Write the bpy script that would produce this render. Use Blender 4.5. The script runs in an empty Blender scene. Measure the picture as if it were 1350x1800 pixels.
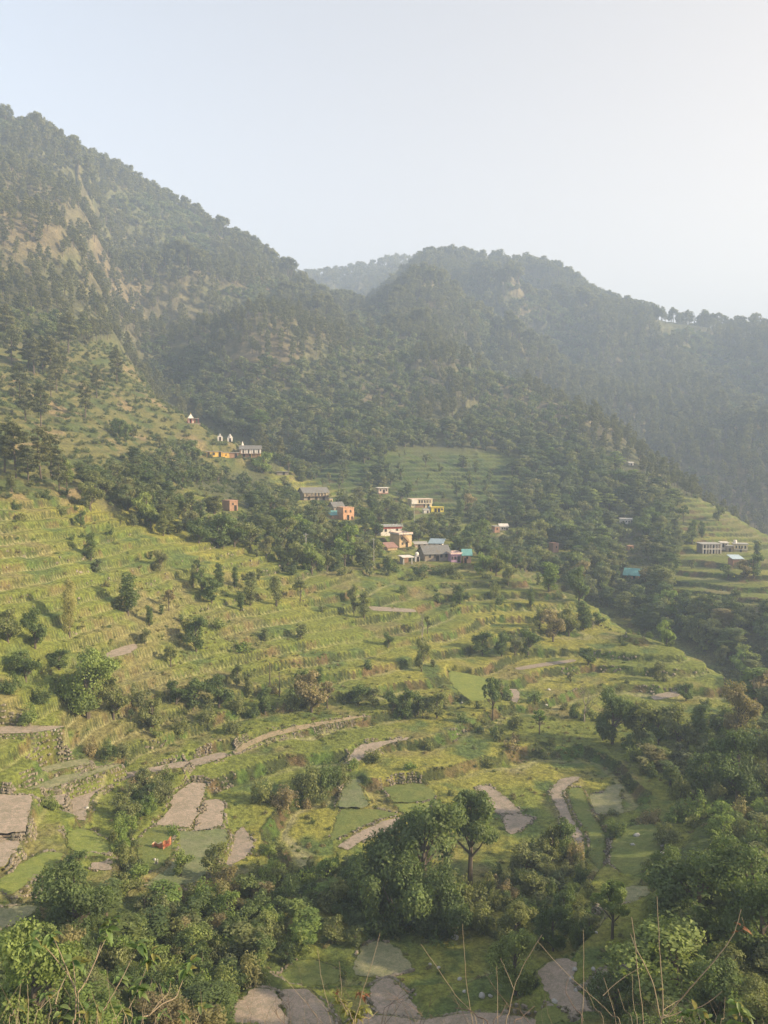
import bpy, bmesh, math, random
import numpy as np
from mathutils import Vector, Matrix
random.seed(7)
rng = np.random.default_rng(11)
C = bpy.context.scene.collection
sc = bpy.context.scene

# ------------------------------------------------------------------ camera, sky, sun, exposure
F_PX, PITCH = 1498.0, math.radians(-4.0)           # photograph 1350 x 1800
cam_d = bpy.data.cameras.new('camera'); cam = bpy.data.objects.new('camera', cam_d); C.objects.link(cam)
cam_d.sensor_fit = 'VERTICAL'; cam_d.sensor_height = 36.0
cam_d.lens = 36.0 * F_PX / 1800.0
cam_d.clip_start = 0.1; cam_d.clip_end = 12000
cam.rotation_euler = (math.pi/2 + PITCH, 0, 0)
sc.camera = cam

SUN_AZ, SUN_EL = math.radians(101), math.radians(22)     # azimuth clockwise from the view direction (+Y)
world = bpy.data.worlds.new('World'); sc.world = world; world.use_nodes = True
nt = world.node_tree; nt.nodes.clear()
sky = nt.nodes.new('ShaderNodeTexSky'); sky.sky_type = 'NISHITA'; sky.sun_disc = False
sky.sun_elevation = SUN_EL; sky.sun_rotation = SUN_AZ
sky.air_density = 1.0; sky.dust_density = 2.0; sky.ozone_density = 2.0; sky.altitude = 1200
hs = nt.nodes.new('ShaderNodeHueSaturation'); hs.inputs['Saturation'].default_value = 0.36
bg = nt.nodes.new('ShaderNodeBackground'); bg.inputs['Strength'].default_value = 0.105
wo = nt.nodes.new('ShaderNodeOutputWorld')
tcw = nt.nodes.new('ShaderNodeTexCoord'); dotn = nt.nodes.new('ShaderNodeVectorMath'); dotn.operation = 'DOT_PRODUCT'
dotn.inputs[1].default_value = (0.93, 0.30, -0.20)                # the evening sky warms towards the sun's side of the horizon, all round that side
mrw = nt.nodes.new('ShaderNodeMapRange'); mrw.inputs[1].default_value = -0.20; mrw.inputs[2].default_value = 0.62
mxw = nt.nodes.new('ShaderNodeMix'); mxw.data_type = 'RGBA'; mxw.blend_type = 'MULTIPLY'; mxw.inputs[7].default_value = (1.14, 0.905, 0.69, 1)
nt.links.new(tcw.outputs['Generated'], dotn.inputs[0]); nt.links.new(dotn.outputs['Value'], mrw.inputs[0]); nt.links.new(mrw.outputs[0], mxw.inputs[0])
nt.links.new(sky.outputs[0], hs.inputs['Color']); nt.links.new(hs.outputs[0], mxw.inputs[6]); nt.links.new(mxw.outputs[2], bg.inputs[0]); nt.links.new(bg.outputs[0], wo.inputs[0])

sun_d = bpy.data.lights.new('sun', 'SUN'); sun = bpy.data.objects.new('sun', sun_d); C.objects.link(sun)
sun_d.energy = 5.0; sun_d.angle = math.radians(1.0); sun_d.color = (1.0, 0.82, 0.54)
sdir = Vector((math.sin(SUN_AZ)*math.cos(SUN_EL), math.cos(SUN_AZ)*math.cos(SUN_EL), math.sin(SUN_EL)))
sun.rotation_euler = sdir.to_track_quat('Z', 'Y').to_euler()
sun.location = sdir * 50

sc.view_settings.view_transform = 'Standard'; sc.view_settings.look = 'None'
sc.view_settings.exposure = 1.73; sc.view_settings.gamma = 1.0
sc.view_settings.use_curve_mapping = False
HAZE_DENSITY = 0.00062
HAZE_COLOR = (0.49, 0.61, 0.83)
HAZE_ANISO = 0.12
sc.cycles.max_bounces = 5; sc.cycles.diffuse_bounces = 2; sc.cycles.glossy_bounces = 1
sc.cycles.transmission_bounces = 3; sc.cycles.transparent_max_bounces = 4; sc.cycles.volume_bounces = 1
sc.cycles.use_denoising = True
sc.cycles.caustics_reflective = False; sc.cycles.caustics_refractive = False

# ------------------------------------------------------------------ pixel <-> direction (photograph pixels)
CP, SP = math.cos(PITCH), math.sin(PITCH)
def px_dir(px, py):
    xc = (px - 675.0)/F_PX; yc = (900.0 - py)/F_PX
    return xc, CP - yc*SP, SP + yc*CP
def px_at(px, py):                                   # azimuth, tan(elevation)
    x, y, z = px_dir(px, py)
    return math.atan2(x, y), z/math.hypot(x, y)
def proj(x, y, z):                                   # world -> photograph pixel
    f = y*CP + z*SP; u = -y*SP + z*CP
    return 675.0 + F_PX*x/f, 900.0 - F_PX*u/f

# ------------------------------------------------------------------ numpy noise
def _hash(ix, iy, seed):
    h = (ix.astype(np.int64)*374761393 + iy.astype(np.int64)*668265263 + seed*2147483647) & 0xFFFFFFFF
    h = ((h ^ (h >> 13))*1274126177) & 0xFFFFFFFF
    h = h ^ (h >> 16)
    return (h & 0xFFFF)/65535.0
def vnoise(x, y, seed=0):
    ix = np.floor(x); iy = np.floor(y); fx = x-ix; fy = y-iy
    ux = fx*fx*fx*(fx*(fx*6-15)+10); uy = fy*fy*fy*(fy*(fy*6-15)+10)
    a = _hash(ix, iy, seed); b = _hash(ix+1, iy, seed); c = _hash(ix, iy+1, seed); d = _hash(ix+1, iy+1, seed)
    return (a + (b-a)*ux + (c-a)*uy + (a-b-c+d)*ux*uy)*2-1
def fbm(x, y, octv=4, seed=0, gain=0.5):
    s = 0; a = 1.0; t = 0
    for k in range(octv):
        s = s + a*vnoise(x*2**k + 17.3*k, y*2**k - 9.1*k, seed+k); t += a; a *= gain
    return s/t
def sstep(a, b, x):
    t = np.clip((x-a)/(b-a), 0, 1); return t*t*(3-2*t)

# ------------------------------------------------------------------ the lie of the land: measured points (pixel, distance in metres)
XS = [0, 150, 300, 450, 600, 750, 900, 1050, 1200, 1350]
TAB = {
 1800: [60, 64, 66, 67, 67, 67, 66, 64, 61, 57],
 1650: [76, 80, 84, 85, 85, 85, 84, 80, 76, 70],
 1500: [98, 101, 104, 106, 107, 107, 108, 106, 103, 98],
 1400: [110, 116, 120, 122, 123, 124, 127, 129, 128, 124],
 1300: [122, 130, 135, 138, 140, 143, 148, 152, 152, 150],
 1200: [132, 141, 150, 156, 161, 167, 175, 184, 188, None],
 1100: [142, 153, 164, 174, 184, 195, 207, 220, None, 262],
 1050: [None, None, None, None, None, None, None, None, 288, 285],
 1000: [158, 170, 184, 200, 220, 243, 262, 312, 318, 315],
 900:  [180, 198, 222, 265, 310, 345, 370, 388, 400, None],
 850:  [196, 222, 265, 325, 365, 390, 415, 430, None, None],
 800:  [228, 262, 310, None, 405, 435, 460, 480, 720, 690],
 750:  [265, 300, 345, 445, 450, 478, 505, None, 790, 800],
 700:  [305, 340, None, 500, 515, 540, 560, 850, 880, 900],
 600:  [390, 430, 610, 640, 650, 690, 850, 980, 1020, 1060],
 500:  [500, 540, 760, 790, None, 880, 1020, None, None, None],
 400:  [620, 670, 880, None, None, None, None, None, None, None],
 300:  [740, 790, None, None, None, None, None, None, None, None],
}
P = []
for y, row in TAB.items():
    for x, d in zip(XS, row):
        if d is not None:
            az, t = px_at(x, y); P.append((az, math.log(d), t))
def crest(pts, drop=0.035, far=1.12):
    for x, y, d in pts:
        az, t = px_at(x, y + (0 if d < 800 or x > 1120 or d > 1500 else (38 if x < 200 else 30 if x < 500 else float(np.interp(x, [500, 700, 1000, 1060, 1120], [20, 13, 18, 30, 26])))))      # the photograph's outline is the tree tops
        P.append((az, math.log(d), t)); P.append((az, math.log(d*far), t-drop))
# skyline: the long left mountain, the right mountain, the far saddle ridge
crest([(-150,165,840),(0,212,880),(80,228,900),(160,262,930),(250,315,950),(330,352,960),(400,398,960),(450,440,940),(480,460,930),(520,484,900),(560,525,870),(600,550,850)], 0.05, 1.15)
crest([(640,560,1060),(690,515,1090),(740,468,1120),(790,444,1150),(850,458,1160),(920,470,1160),(1000,480,1160),(1060,510,1160),(1110,542,1160),(1150,565,1160),(1220,580,1160),(1290,588,1160),(1350,586,1160),(1450,560,1160)], 0.05, 1.15)
crest([(470,505,1560),(540,488,1560),(600,486,1560),(640,476,1580),(690,464,1600),(740,466,1620)], 0.05, 1.15)
# nearer spurs: temple ridge, wooded ridge above the village, terraced shoulder on the right, edge of the big terraced slope
crest([(205,592,480),(250,655,425),(300,714,380),(340,742,362),(400,775,350),(455,803,345)], 0.022, 1.12)
crest([(905,668,600),(950,690,590),(1000,712,570),(1060,752,545),(1120,800,520),(1180,850,490),(1215,875,455)], 0.03, 1.14)
crest([(1240,884,440),(1290,905,425),(1350,940,400),(1450,985,370)], 0.03, 1.14)
crest([(1010,1046,238),(1060,1072,226),(1130,1114,214),(1200,1145,206),(1250,1168,200),(1300,1215,190)], 0.030, 1.10)
# gullies (farther) and ribs (nearer) on the mountains
for x, y, d in [(222,600,660),(205,500,760),(190,420,820),(180,340,860),(235,660,560),
                (905,560,1130),(905,640,960),(420,560,590),(420,640,530),(300,480,740),(130,430,560),(190,520,540),
                (690,620,640),(820,600,790),(740,520,900),(1150,700,900),(1250,640,1000),(560,560,770)]:
    az, t = px_at(x, y); P.append((az, math.log(d), t))
# the side the camera stands on, and ground outside the frame
for a in (-80, -55, -35, -20, 0, 20, 35, 55, 80):
    a_ = math.radians(a)
    for d, t in ((1.5, -1.07), (6, -.86), (20, -.81), (42, -.77)):
        P.append((a_, math.log(d), t))
for a, rows in {
    -35: [(70,-.58),(100,-.40),(140,-.20),(200,-.02),(300,.10),(600,.28),(900,.38),(1100,.33)],
    -60: [(70,-.55),(100,-.36),(140,-.16),(200,.02),(300,.12),(600,.28),(900,.36),(1200,.30)],
    -80: [(70,-.55),(100,-.35),(200,.0),(600,.25),(1200,.28)],
    35: [(60,-.66),(100,-.50),(150,-.40),(200,-.34),(280,-.22),(400,-.06),(700,-.02),(1160,.17),(1400,.1)],
    55: [(60,-.62),(100,-.44),(150,-.33),(220,-.24),(400,-.08),(800,.05),(1200,.14)],
    80: [(60,-.60),(100,-.42),(200,-.24),(600,-.02),(1200,.1)]}.items():
    for d, t in rows: P.append((math.radians(a), math.log(d), t))
for a in (-60, -30, -15, 0, 15, 30, 60):
    P.append((math.radians(a), math.log(2600), 0.10)); P.append((math.radians(a), math.log(4200), 0.06))
P = np.array(P)

def rbf_fit(P, lam=2e-4):
    X = P[:, :2]; n = len(X)
    r = np.linalg.norm(X[:, None]-X[None], axis=2)
    K = np.where(r > 0, r*r*np.log(r+1e-12), 0) + lam*np.eye(n)
    Q = np.c_[np.ones(n), X]
    A = np.block([[K, Q], [Q.T, np.zeros((3, 3))]])
    s = np.linalg.lstsq(A, np.r_[P[:, 2], 0, 0, 0], rcond=None)[0]
    return s
RW = rbf_fit(P)
def rbf_eval(az, ld):
    out = np.empty(az.shape); a = az.ravel(); l = ld.ravel(); o = out.ravel()
    for i in range(0, len(a), 20000):
        da = a[i:i+20000, None]-P[None, :, 0]; dl = l[i:i+20000, None]-P[None, :, 1]
        r2 = da*da+dl*dl
        k = 0.5*r2*np.log(r2+1e-14)
        o[i:i+20000] = k@RW[:len(P)] + RW[len(P)] + RW[len(P)+1]*a[i:i+20000] + RW[len(P)+2]*l[i:i+20000]
    return out

# the grid: rows of constant distance, columns of constant azimuth
AZ = np.radians(np.r_[np.linspace(-85, -29, 24)[:-1], np.linspace(-29, 29, 760), np.linspace(29, 85, 24)[1:]])
DD = np.r_[np.geomspace(1.4, 55, 36)[:-1], np.geomspace(55, 470, 660)[:-1], np.geomspace(470, 4200, 230)]
NA, ND = len(AZ), len(DD)
ca = np.radians(np.r_[np.linspace(-85, -29, 15)[:-1], np.linspace(-29, 29, 130), np.linspace(29, 85, 15)[1:]])
cd = np.geomspace(1.4, 4200, 260)
T0 = rbf_eval(*np.meshgrid(ca, np.log(cd)))                       # (nd, na)
def resample(T):                                                  # separable smooth upsample
    from_l = np.log(cd); to_l = np.log(DD)
    def cubic(xs, F, xq):
        i = np.clip(np.searchsorted(xs, xq)-1, 0, len(xs)-2)
        h = xs[i+1]-xs[i]; u = (xq-xs[i])/h
        g = np.gradient(F, xs, axis=0)
        u = u[:, None]; h = h[:, None]
        return (F[i]*(1+2*u)*(1-u)**2 + g[i]*h*u*(1-u)**2 + F[i+1]*u*u*(3-2*u) + g[i+1]*h*u*u*(u-1))
    A = cubic(from_l, T, to_l)
    return cubic(ca, A.T, AZ).T
T = resample(T0)
A2, D2 = np.meshgrid(AZ, DD)
X2 = D2*np.sin(A2); Y2 = D2*np.cos(A2)
Z2 = T*D2

# ------------------------------------------------------------------ shaping: regions named by what the photograph shows there
PX2, PY2 = proj(X2, np.maximum(Y2, 1e-3), Z2)
PX2 = np.where(Y2 > 1, PX2, -9999); PY2 = np.where(Y2 > 1, PY2, 9999)
def in_poly(px, py, poly):
    poly = np.asarray(poly, float); ins = np.zeros(px.shape, bool); n = len(poly)
    for i in range(n):
        x1, y1 = poly[i]; x2, y2 = poly[(i+1) % n]
        if y1 == y2: continue
        c = ((y1 > py) != (y2 > py)) & (px < (x2-x1)*(py-y1)/(y2-y1)+x1)
        ins ^= c
    return ins
def blur(M, n=4):
    for _ in range(n):
        M = (np.roll(M, 1, 0)+np.roll(M, -1, 0)+2*M)/4
        M = (np.roll(M, 1, 1)+np.roll(M, -1, 1)+2*M)/4
    return M
WIG = fbm(X2/14, Y2/14, 3, 5)
def region(polys, d0, d1, soft=14, wig=10):
    m = np.zeros(X2.shape)
    for p in polys: m = np.maximum(m, in_poly(PX2+WIG*wig, PY2+WIG*wig*.6, p))
    m *= (D2 > d0)*(D2 < d1)
    return blur(m, soft)
M_terr_main = region([[(-900,840),(130,870),(210,900),(330,858),(425,890),(520,985),(700,985),(1000,1040),(1130,1100),(1340,1210),(1360,1300),(1250,1420),(1150,1560),(700,1620),(560,1560),(-900,1600)]], 50, 300)
M_terr_vill = region([[(470,835),(560,800),(900,790),(960,860),(1060,1000),(960,1060),(560,1020),(500,950)]], 230, 470)
M_terr_right = region([[(1185,872),(1245,878),(1360,935),(2200,1000),(2200,1080),(1180,1060),(1160,960)]], 270, 450)
M_terr_low = region([[(-600,1250),(1150,1300),(1130,1640),(1060,1900),(380,1900),(560,1660),(200,1540),(-600,1750)]], 40, 170)
M_terr = np.clip(M_terr_main+M_terr_vill+M_terr_right+M_terr_low, 0, 1)
M_spur = region([[(-400,620),(210,605),(300,712),(460,800),(330,850),(200,880),(-400,860)]], 180, 470)
M_forest = np.clip(1-M_terr-M_spur, 0, 1)*sstep(120, 190, D2)

# relief on the mountains: ribs and rills running down, growing with distance
far = sstep(380, 620, D2)
dc_ = DD[np.argmax(np.where(D2 > 650, T, -9), axis=0)][None, :]
far = far*(1-.8*np.exp(-(np.log(D2/dc_)/.10)**2))
rid = 1-2.6*np.abs(fbm(X2/88+.35*WIG, Y2/300, 4, 21))
RID = rid
Z2 = Z2 + far*((rid-.3)*0.017*D2 + fbm(X2/38, Y2/38, 4, 31)*0.006*D2)*(1-.6*M_terr)
mid = sstep(120, 260, D2)*(1-far)*(1-M_terr)
Z2 = Z2 + mid*fbm(X2/22, Y2/22, 4, 41)*1.8
Z2 = Z2 + sstep(30, 90, D2)*fbm(X2/30, Y2/30, 3, 45)*1.0*(1-far)*(M_terr_main+M_terr_low*.4)*.6

# terraces: level treads and steep risers that follow the contour, wandering and breaking up
def terrace(Z, h, w, seed, riser=.26, keep=.16):
    p = (Z + 0.9*fbm(X2/26, Y2/26, 3, seed) + 0.16*fbm(X2/3.1, Y2/3.1, 2, seed+9))/h
    u = p-np.floor(p)
    s = np.where(u < 1-riser, keep*u/(1-riser), keep+(1-keep)*sstep(0, 1, (u-(1-riser))/riser))
    return Z + (s-u)*h*w, u, np.floor(p)
patchy = .95+.55*fbm(X2/20, Y2/20, 3, 77)
w_t = np.clip(M_terr*np.clip(patchy, .25, 1), 0, 1)
Zt, U1, LV = terrace(Z2, 1.95, w_t, 61, np.where(D2 > 260, .24, .12), .16)
M_spur_w = M_spur*.55
Zt2, U2, LV2 = terrace(Z2, 2.2, M_spur_w, 66, .4)
Z2 = np.where(M_spur > M_terr, Zt2, Zt)
RISER = np.where(M_spur > M_terr, sstep(.58, .7, U2)*M_spur_w, np.where(D2 > 260, sstep(.70, .78, U1), sstep(.83, .87, U1))*w_t)
near_b = (1-sstep(250, 420, D2))*sstep(20, 60, D2)
Z2 = Z2 + near_b*(fbm(X2/2.3, Y2/2.3, 3, 91)*.13 + RISER*fbm(X2/1.1, Y2/1.1, 2, 95)*.22)
Z2 = Z2 - .35*np.clip(vnoise(X2/5, Y2/5, 97)-.2, 0, 1)*near_b*(1-RISER)

# quick look-up on the grid
def zat(x, y, Z=None):
    Z = Z2 if Z is None else Z
    x = np.asarray(x, float); y = np.asarray(y, float)
    a = np.arctan2(x, y); d = np.hypot(x, y)
    i = np.clip(np.searchsorted(AZ, a)-1, 0, NA-2); j = np.clip(np.searchsorted(DD, d)-1, 0, ND-2)
    fa = np.clip((a-AZ[i])/(AZ[i+1]-AZ[i]), 0, 1); fd = np.clip((d-DD[j])/(DD[j+1]-DD[j]), 0, 1)
    return (Z[j, i]*(1-fa)+Z[j, i+1]*fa)*(1-fd) + (Z[j+1, i]*(1-fa)+Z[j+1, i+1]*fa)*fd
def mat_at(M, x, y): return zat(x, y, M)
TACC = None
def refresh():
    global TACC
    TACC = np.maximum.accumulate(Z2/DD[:, None], axis=0)
refresh()
def hit(px, py, dmin=0):                             # where the sight line through a pixel meets the ground
    az, t = px_at(px, py)
    i = int(np.clip(np.searchsorted(AZ, az)-1, 0, NA-2)); fa = (az-AZ[i])/(AZ[i+1]-AZ[i])
    col = (Z2[:, i]*(1-fa)+Z2[:, i+1]*fa)/DD
    ok = np.nonzero((col >= t) & (DD > dmin))[0]
    if len(ok) == 0: return None
    j = ok[0]
    if j > 0 and col[j] > col[j-1]:
        f = (t-col[j-1])/(col[j]-col[j-1]); f = min(max(f, 0), 1)
        d = DD[j-1]+f*(DD[j]-DD[j-1])
    else: d = DD[j]
    return Vector((d*math.sin(az), d*math.cos(az), d*t))
def visible(x, y, z):                                # is a point above the ground hidden by nearer ground?
    a = np.arctan2(x, y); d = np.hypot(x, y)
    i = np.clip(np.searchsorted(AZ, a), 0, NA-1); j = np.clip(np.searchsorted(DD, d)-2, 0, ND-1)
    return z/d >= TACC[j, i]-0.002

# ------------------------------------------------------------------ fields: outlines read from the photograph, laid on the slope as nearly level plots
FIELDS = [
 ('soil',    [(0,1397),(30,1398),(56,1399),(50,1430),(44,1462),(20,1464),(-40,1466),(-60,1400)]),
 ('soil',    [(-40,1470),(36,1466),(30,1490),(16,1512),(0,1526),(-50,1545)]),
 ('soil',    [(83,1405),(98,1399),(114,1397),(112,1414),(97,1412)]),
 ('soil',    [(114,1434),(122,1406),(150,1385),(185,1366),(235,1356),(300,1342),(330,1340),(322,1349),(290,1353),(240,1364),(195,1376),(166,1394),(154,1420),(150,1443),(130,1438)]),
 ('soil',    [(326,1349),(334,1337),(368,1327),(388,1323),(405,1326),(384,1335),(352,1345)]),
 ('stubble', [(50,1393),(95,1383),(150,1366),(214,1344),(196,1345),(150,1354),(110,1362),(74,1377),(40,1392)]),
 ('stubble', [(54,1357),(100,1342),(150,1333),(157,1336),(155,1344),(118,1349),(90,1355)]),
 ('soil',    [(338,1376),(362,1378),(352,1412),(336,1451),(300,1452),(275,1449),(296,1426),(304,1400)]),
 ('soil',    [(360,1407),(392,1408),(394,1428),(388,1455),(360,1457),(340,1458)]),
 ('soil',    [(426,1453),(440,1472),(447,1484),(430,1508),(398,1524),(395,1508),(404,1480)]),
 ('pale',    [(312,1462),(350,1461),(396,1457),(400,1475),(388,1500),(350,1548),(300,1558),(256,1556),(282,1535),(303,1506),(310,1480)]),
 ('crop',    [(262,1458),(284,1451),(303,1453),(305,1472),(300,1500),(280,1525),(250,1532),(240,1500),(245,1475)]),
 ('soil',    [(54,1570),(80,1548),(108,1522),(122,1528),(118,1546),(92,1566),(68,1580)]),
 ('soil',    [(160,1508),(192,1508),(196,1530),(165,1528)]),
 ('stubble', [(-40,1600),(20,1595),(62,1593),(52,1610),(10,1630),(-50,1660)]),
 ('lime',    [(45,1513),(85,1496),(112,1502),(100,1520),(60,1545),(20,1572),(-20,1580),(0,1545)]),
 ('lime',    [(118,1462),(150,1458),(186,1480),(190,1500),(150,1506),(122,1490)]),
 ('soil',    [(594,1488),(615,1472),(640,1456),(666,1448),(670,1438),(712,1436),(714,1444),(702,1456),(668,1464),(636,1478),(612,1494)]),
 ('soil',    [(611,1342),(622,1318),(642,1308),(680,1302),(716,1296),(714,1301),(684,1307),(660,1318),(634,1336),(620,1344)]),
 ('soil',    [(838,1382),(862,1382),(890,1402),(914,1426),(884,1430),(871,1429),(850,1404)]),
 ('soil',    [(888,1434),(906,1430),(936,1438),(928,1448),(905,1466),(888,1461)]),
 ('path',    [(408,1325),(430,1306),(470,1288),(520,1276),(580,1266),(640,1257),(636,1261),(590,1270),(530,1283),(480,1295),(440,1311),(424,1322)]),
 ('soil',    [(394,1805),(412,1768),(440,1741),(462,1739),(484,1742),(494,1770),(506,1805)]),
 ('soil',    [(492,1744),(520,1739),(546,1742),(572,1772),(592,1805),(512,1805),(500,1776)]),
 ('stubble', [(618,1702),(634,1668),(660,1653),(690,1662),(722,1690),(722,1702),(700,1712),(655,1717),(625,1714)]),
 ('soil',    [(652,1736),(672,1719),(692,1722),(716,1748),(736,1776),(734,1790),(700,1784),(664,1778),(655,1758)]),
 ('soil',    [(944,1712),(966,1692),(990,1686),(1013,1690),(1012,1706),(1004,1724),(1018,1744),(1044,1768),(1052,1790),(1030,1794),(1000,1776),(968,1762),(960,1738)]),
 ('soil',    [(1046,1728),(1060,1706),(1080,1704),(1078,1730),(1066,1756),(1054,1752)]),
 ('stubble', [(1036,1398),(1060,1394),(1068,1382),(1096,1378),(1088,1400),(1098,1433),(1060,1431),(1036,1427)]),
 ('soil',    [(968,1392),(982,1372),(1004,1366),(1020,1367),(1002,1380),(988,1394),(992,1406),(1008,1436),(1024,1462),(1030,1486),(1026,1510),(1012,1508),(1012,1484),(998,1456),(980,1424)]),
 ('stubble', [(1048,1582),(1076,1566),(1110,1558),(1140,1558),(1136,1576),(1100,1592),(1064,1598)]),
 ('pale',    [(596,1416),(604,1386),(614,1370),(632,1370),(636,1388),(648,1416),(620,1420)]),
 ('crop',    [(676,1386),(700,1379),(746,1378),(764,1398),(758,1406),(720,1410),(692,1409)]),
 ('lime',    [(694,1413),(720,1413),(760,1409),(752,1422),(722,1438),(708,1428)]),
 ('crop',    [(580,1476),(600,1424),(640,1422),(668,1424),(700,1432),(664,1440),(630,1456),(596,1472)]),
 ('soil',    [(180,1154),(205,1140),(236,1132),(242,1138),(226,1149),(196,1156)]),
 ('soil',    [(650,1066),(690,1068),(726,1071),(730,1076),(690,1075),(656,1073)]),
 ('soil',    [(905,1174),(950,1166),(1006,1159),(1010,1163),(960,1171),(912,1178)]),
 ('soil',    [(1144,1225),(1160,1219),(1190,1215),(1192,1224),(1152,1230)]),
 ('soil',    [(-30,1281),(20,1276),(70,1276),(116,1277),(60,1288),(-30,1290)]),
 ('soil',    [(890,1212),(908,1212),(914,1222),(908,1236),(894,1228)]),
 ('crop',    [(950,1778),(966,1768),(990,1780),(1004,1805),(940,1805)]),
 ('soil',    [(630,1784),(680,1786),(740,1793),(800,1784),(850,1780),(935,1790),(950,1830),(620,1830)]),
 ('crop',    [(490,1715),(520,1690),(560,1690),(600,1712),(590,1730),(520,1734)]),
 ('lime',    [(790,1180),(830,1186),(872,1200),(868,1226),(830,1232),(796,1206)]),
 ('crop',    [(1100,1455),(1150,1448),(1160,1480),(1150,1520),(1110,1540),(1075,1520),(1078,1480)]),
 ('crop',    [(1000,1390),(1022,1386),(1040,1432),(1062,1470),(1058,1530),(1040,1512),(1036,1470),(1010,1428)]),
]
def smooth_poly(pts, k=4):
    pts = np.asarray(pts, float); n = len(pts); out = []
    for i in range(n):
        p0, p1, p2, p3 = pts[i-1], pts[i], pts[(i+1) % n], pts[(i+2) % n]
        for j in range(k):
            u = j/k
            c = .5*((2*p1)+(-p0+p2)*u+(2*p0-5*p1+4*p2-p3)*u*u+(-p0+3*p1-3*p2+p3)*u**3)
            out.append(.55*c+.45*(p1*(1-u)+p2*u))
    return np.array(out)
def seg_dist(x, y, poly):
    best = np.full(x.shape, 1e9); n = len(poly)
    for i in range(n):
        ax, ay = poly[i]; bx, by = poly[(i+1) % n]
        vx, vy = bx-ax, by-ay; L = vx*vx+vy*vy+1e-9
        t = np.clip(((x-ax)*vx+(y-ay)*vy)/L, 0, 1)
        best = np.minimum(best, np.hypot(x-ax-t*vx, y-ay-t*vy))
    return best
Z_before = Z2.copy()
field_data = []
for kind, pts in FIELDS:
    sp = smooth_poly(pts)
    H = [hit(p[0], p[1]) for p in sp]
    H = [h for h in H if h is not None]
    A = np.array([(h.x, h.y, 1) for h in H]); zz = np.array([h.z for h in H])
    co = np.linalg.lstsq(A, zz, rcond=None)[0]
    cx, cy = A[:, 0].mean(), A[:, 1].mean(); zc = co@[cx, cy, 1]
    g = np.array(co[:2])*0.45; gn = np.hypot(*g)
    if gn > .12: g *= .12/gn
    if kind == 'path': g = np.array(co[:2])*0.8
    out = []
    for p in sp:
        dx, dy, dz = px_dir(p[0], p[1])
        den = dz-g[0]*dx-g[1]*dy
        s = (zc-g[0]*cx-g[1]*cy)/den if den < -1e-4 else 150
        s = min(s, 400)
        out.append((s*dx, s*dy))
    out = np.array(out)
    n = len(out)
    out = np.stack([np.interp(np.arange(n*4)/4, np.arange(n+1), np.r_[out[:, k_], out[0, k_]]) for k_ in (0, 1)], 1); n = len(out)
    jit = fbm(out[:, 0]/.8, out[:, 1]/.8, 3, 3)[:, None]*.42
    cen = out.mean(0); out = out + jit*(out-cen)/np.linalg.norm(out-cen, axis=1)[:, None]
    field_data.append((kind, out, zc, g, (cx, cy)))
    x0, y0 = out.min(0)-3; x1, y1 = out.max(0)+3
    J = np.nonzero((DD > math.hypot(*np.clip(0, [x0, y0], [x1, y1]))-5) & (DD < np.hypot(np.abs(out[:, 0]).max()+3, y1)))[0]
    j0, j1 = J[0], J[-1]+1
    xs, ys = X2[j0:j1], Y2[j0:j1]
    bb = (xs > x0) & (xs < x1) & (ys > y0) & (ys < y1)
    x, y = xs[bb], ys[bb]
    ins = in_poly(x, y, out); sd = seg_dist(x, y, out)*np.where(ins, 1, -1)
    w = sstep(-.95, -.25, sd)
    zp = zc+g[0]*(x-cx)+g[1]*(y-cy)
    zs = Z2[j0:j1]; zn = zs[bb]; zs[bb] = zn*(1-w)+(zp-.03)*w
    rs = RISER[j0:j1]; rr = rs[bb]; rs[bb] = np.where(sd > -.2, 0, np.maximum(rr, w*.9*(np.abs(zn-zp) > .35)))
refresh()

# ------------------------------------------------------------------ level pads where the buildings stand (x, y of the foot of the front wall, width and wall height in photograph pixels, depth in metres, yaw)
HOUSES = {
 'temple': (337,744,15,8,4.0,-15), 'shrine_low': (387,775,11,7,3.2,-10), 'shrine_cone': (404,777,8,7,2.6,-15),
 'yellow_row': (377,803,26,9,4.5,-6), 'brown_row': (405,805,28,9,4.5,-6), 'white_slate': (440,804,36,14,6,-14), 'spire': (426,790,4,5,1.2,0),
 'ruin_low': (497,835,20,5,4,-10), 'brown_cube': (411,898,17,17,4,22), 'long_slate': (556,879,46,13,6.5,8), 'privy': (582,884,6,7,1.6,5),
 'orange': (613,914,21,21,5,14), 'teal_wing': (593,912,22,6,4.5,10), 'slate_wing': (596,902,20,11,5,12), 'cream_red': (674,868,17,10,4,0),
 'long_two': (741,892,38,14,5.5,4), 'yellow_low': (769,900,22,8,4,-4), 'white_annex': (750,902,10,5,3,0),
 'big_white': (688,942,38,16,7,4), 'tan': (713,962,25,22,6,18), 'pink_roof': (690,967,18,4,3.5,10), 'low_shed': (741,962,22,5,3,0),
 'blue_shed': (766,964,22,8,5,-20), 'long_stone': (769,986,46,13,7,6), 'open_shed': (717,992,16,12,4,5), 'tank_house': (734,987,8,8,2,0),
 'purple': (802,988,18,13,5,6), 'orange_teal': (821,990,14,14,4.5,-8), 'brick_side': (874,936,9,10,3.5,10), 'white_mid': (886,932,14,6,3.5,-5),
 'orange_bit': (913,940,6,6,2.5,0), 'tall_stone': (977,971,11,15,3,20), 'far_white': (1101,921,20,8,4.5,-5), 'far_pink': (1109,967,9,6,3,0),
 'teal_roofed': (1110,1017,22,7,5,-22), 'right_two': (1250,973,30,15,6,8), 'right_white': (1274,962,11,7,4,0), 'right_cream': (1302,970,21,12,5,-4),
 'right_grey': (1283,970,10,9,4,0), 'pale_shed': (1297,994,16,10,4.5,10), 'right_ruin': (1322,995,20,8,3,0), 'tiny_white': (1110,818,7,4,3,0),
}
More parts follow.
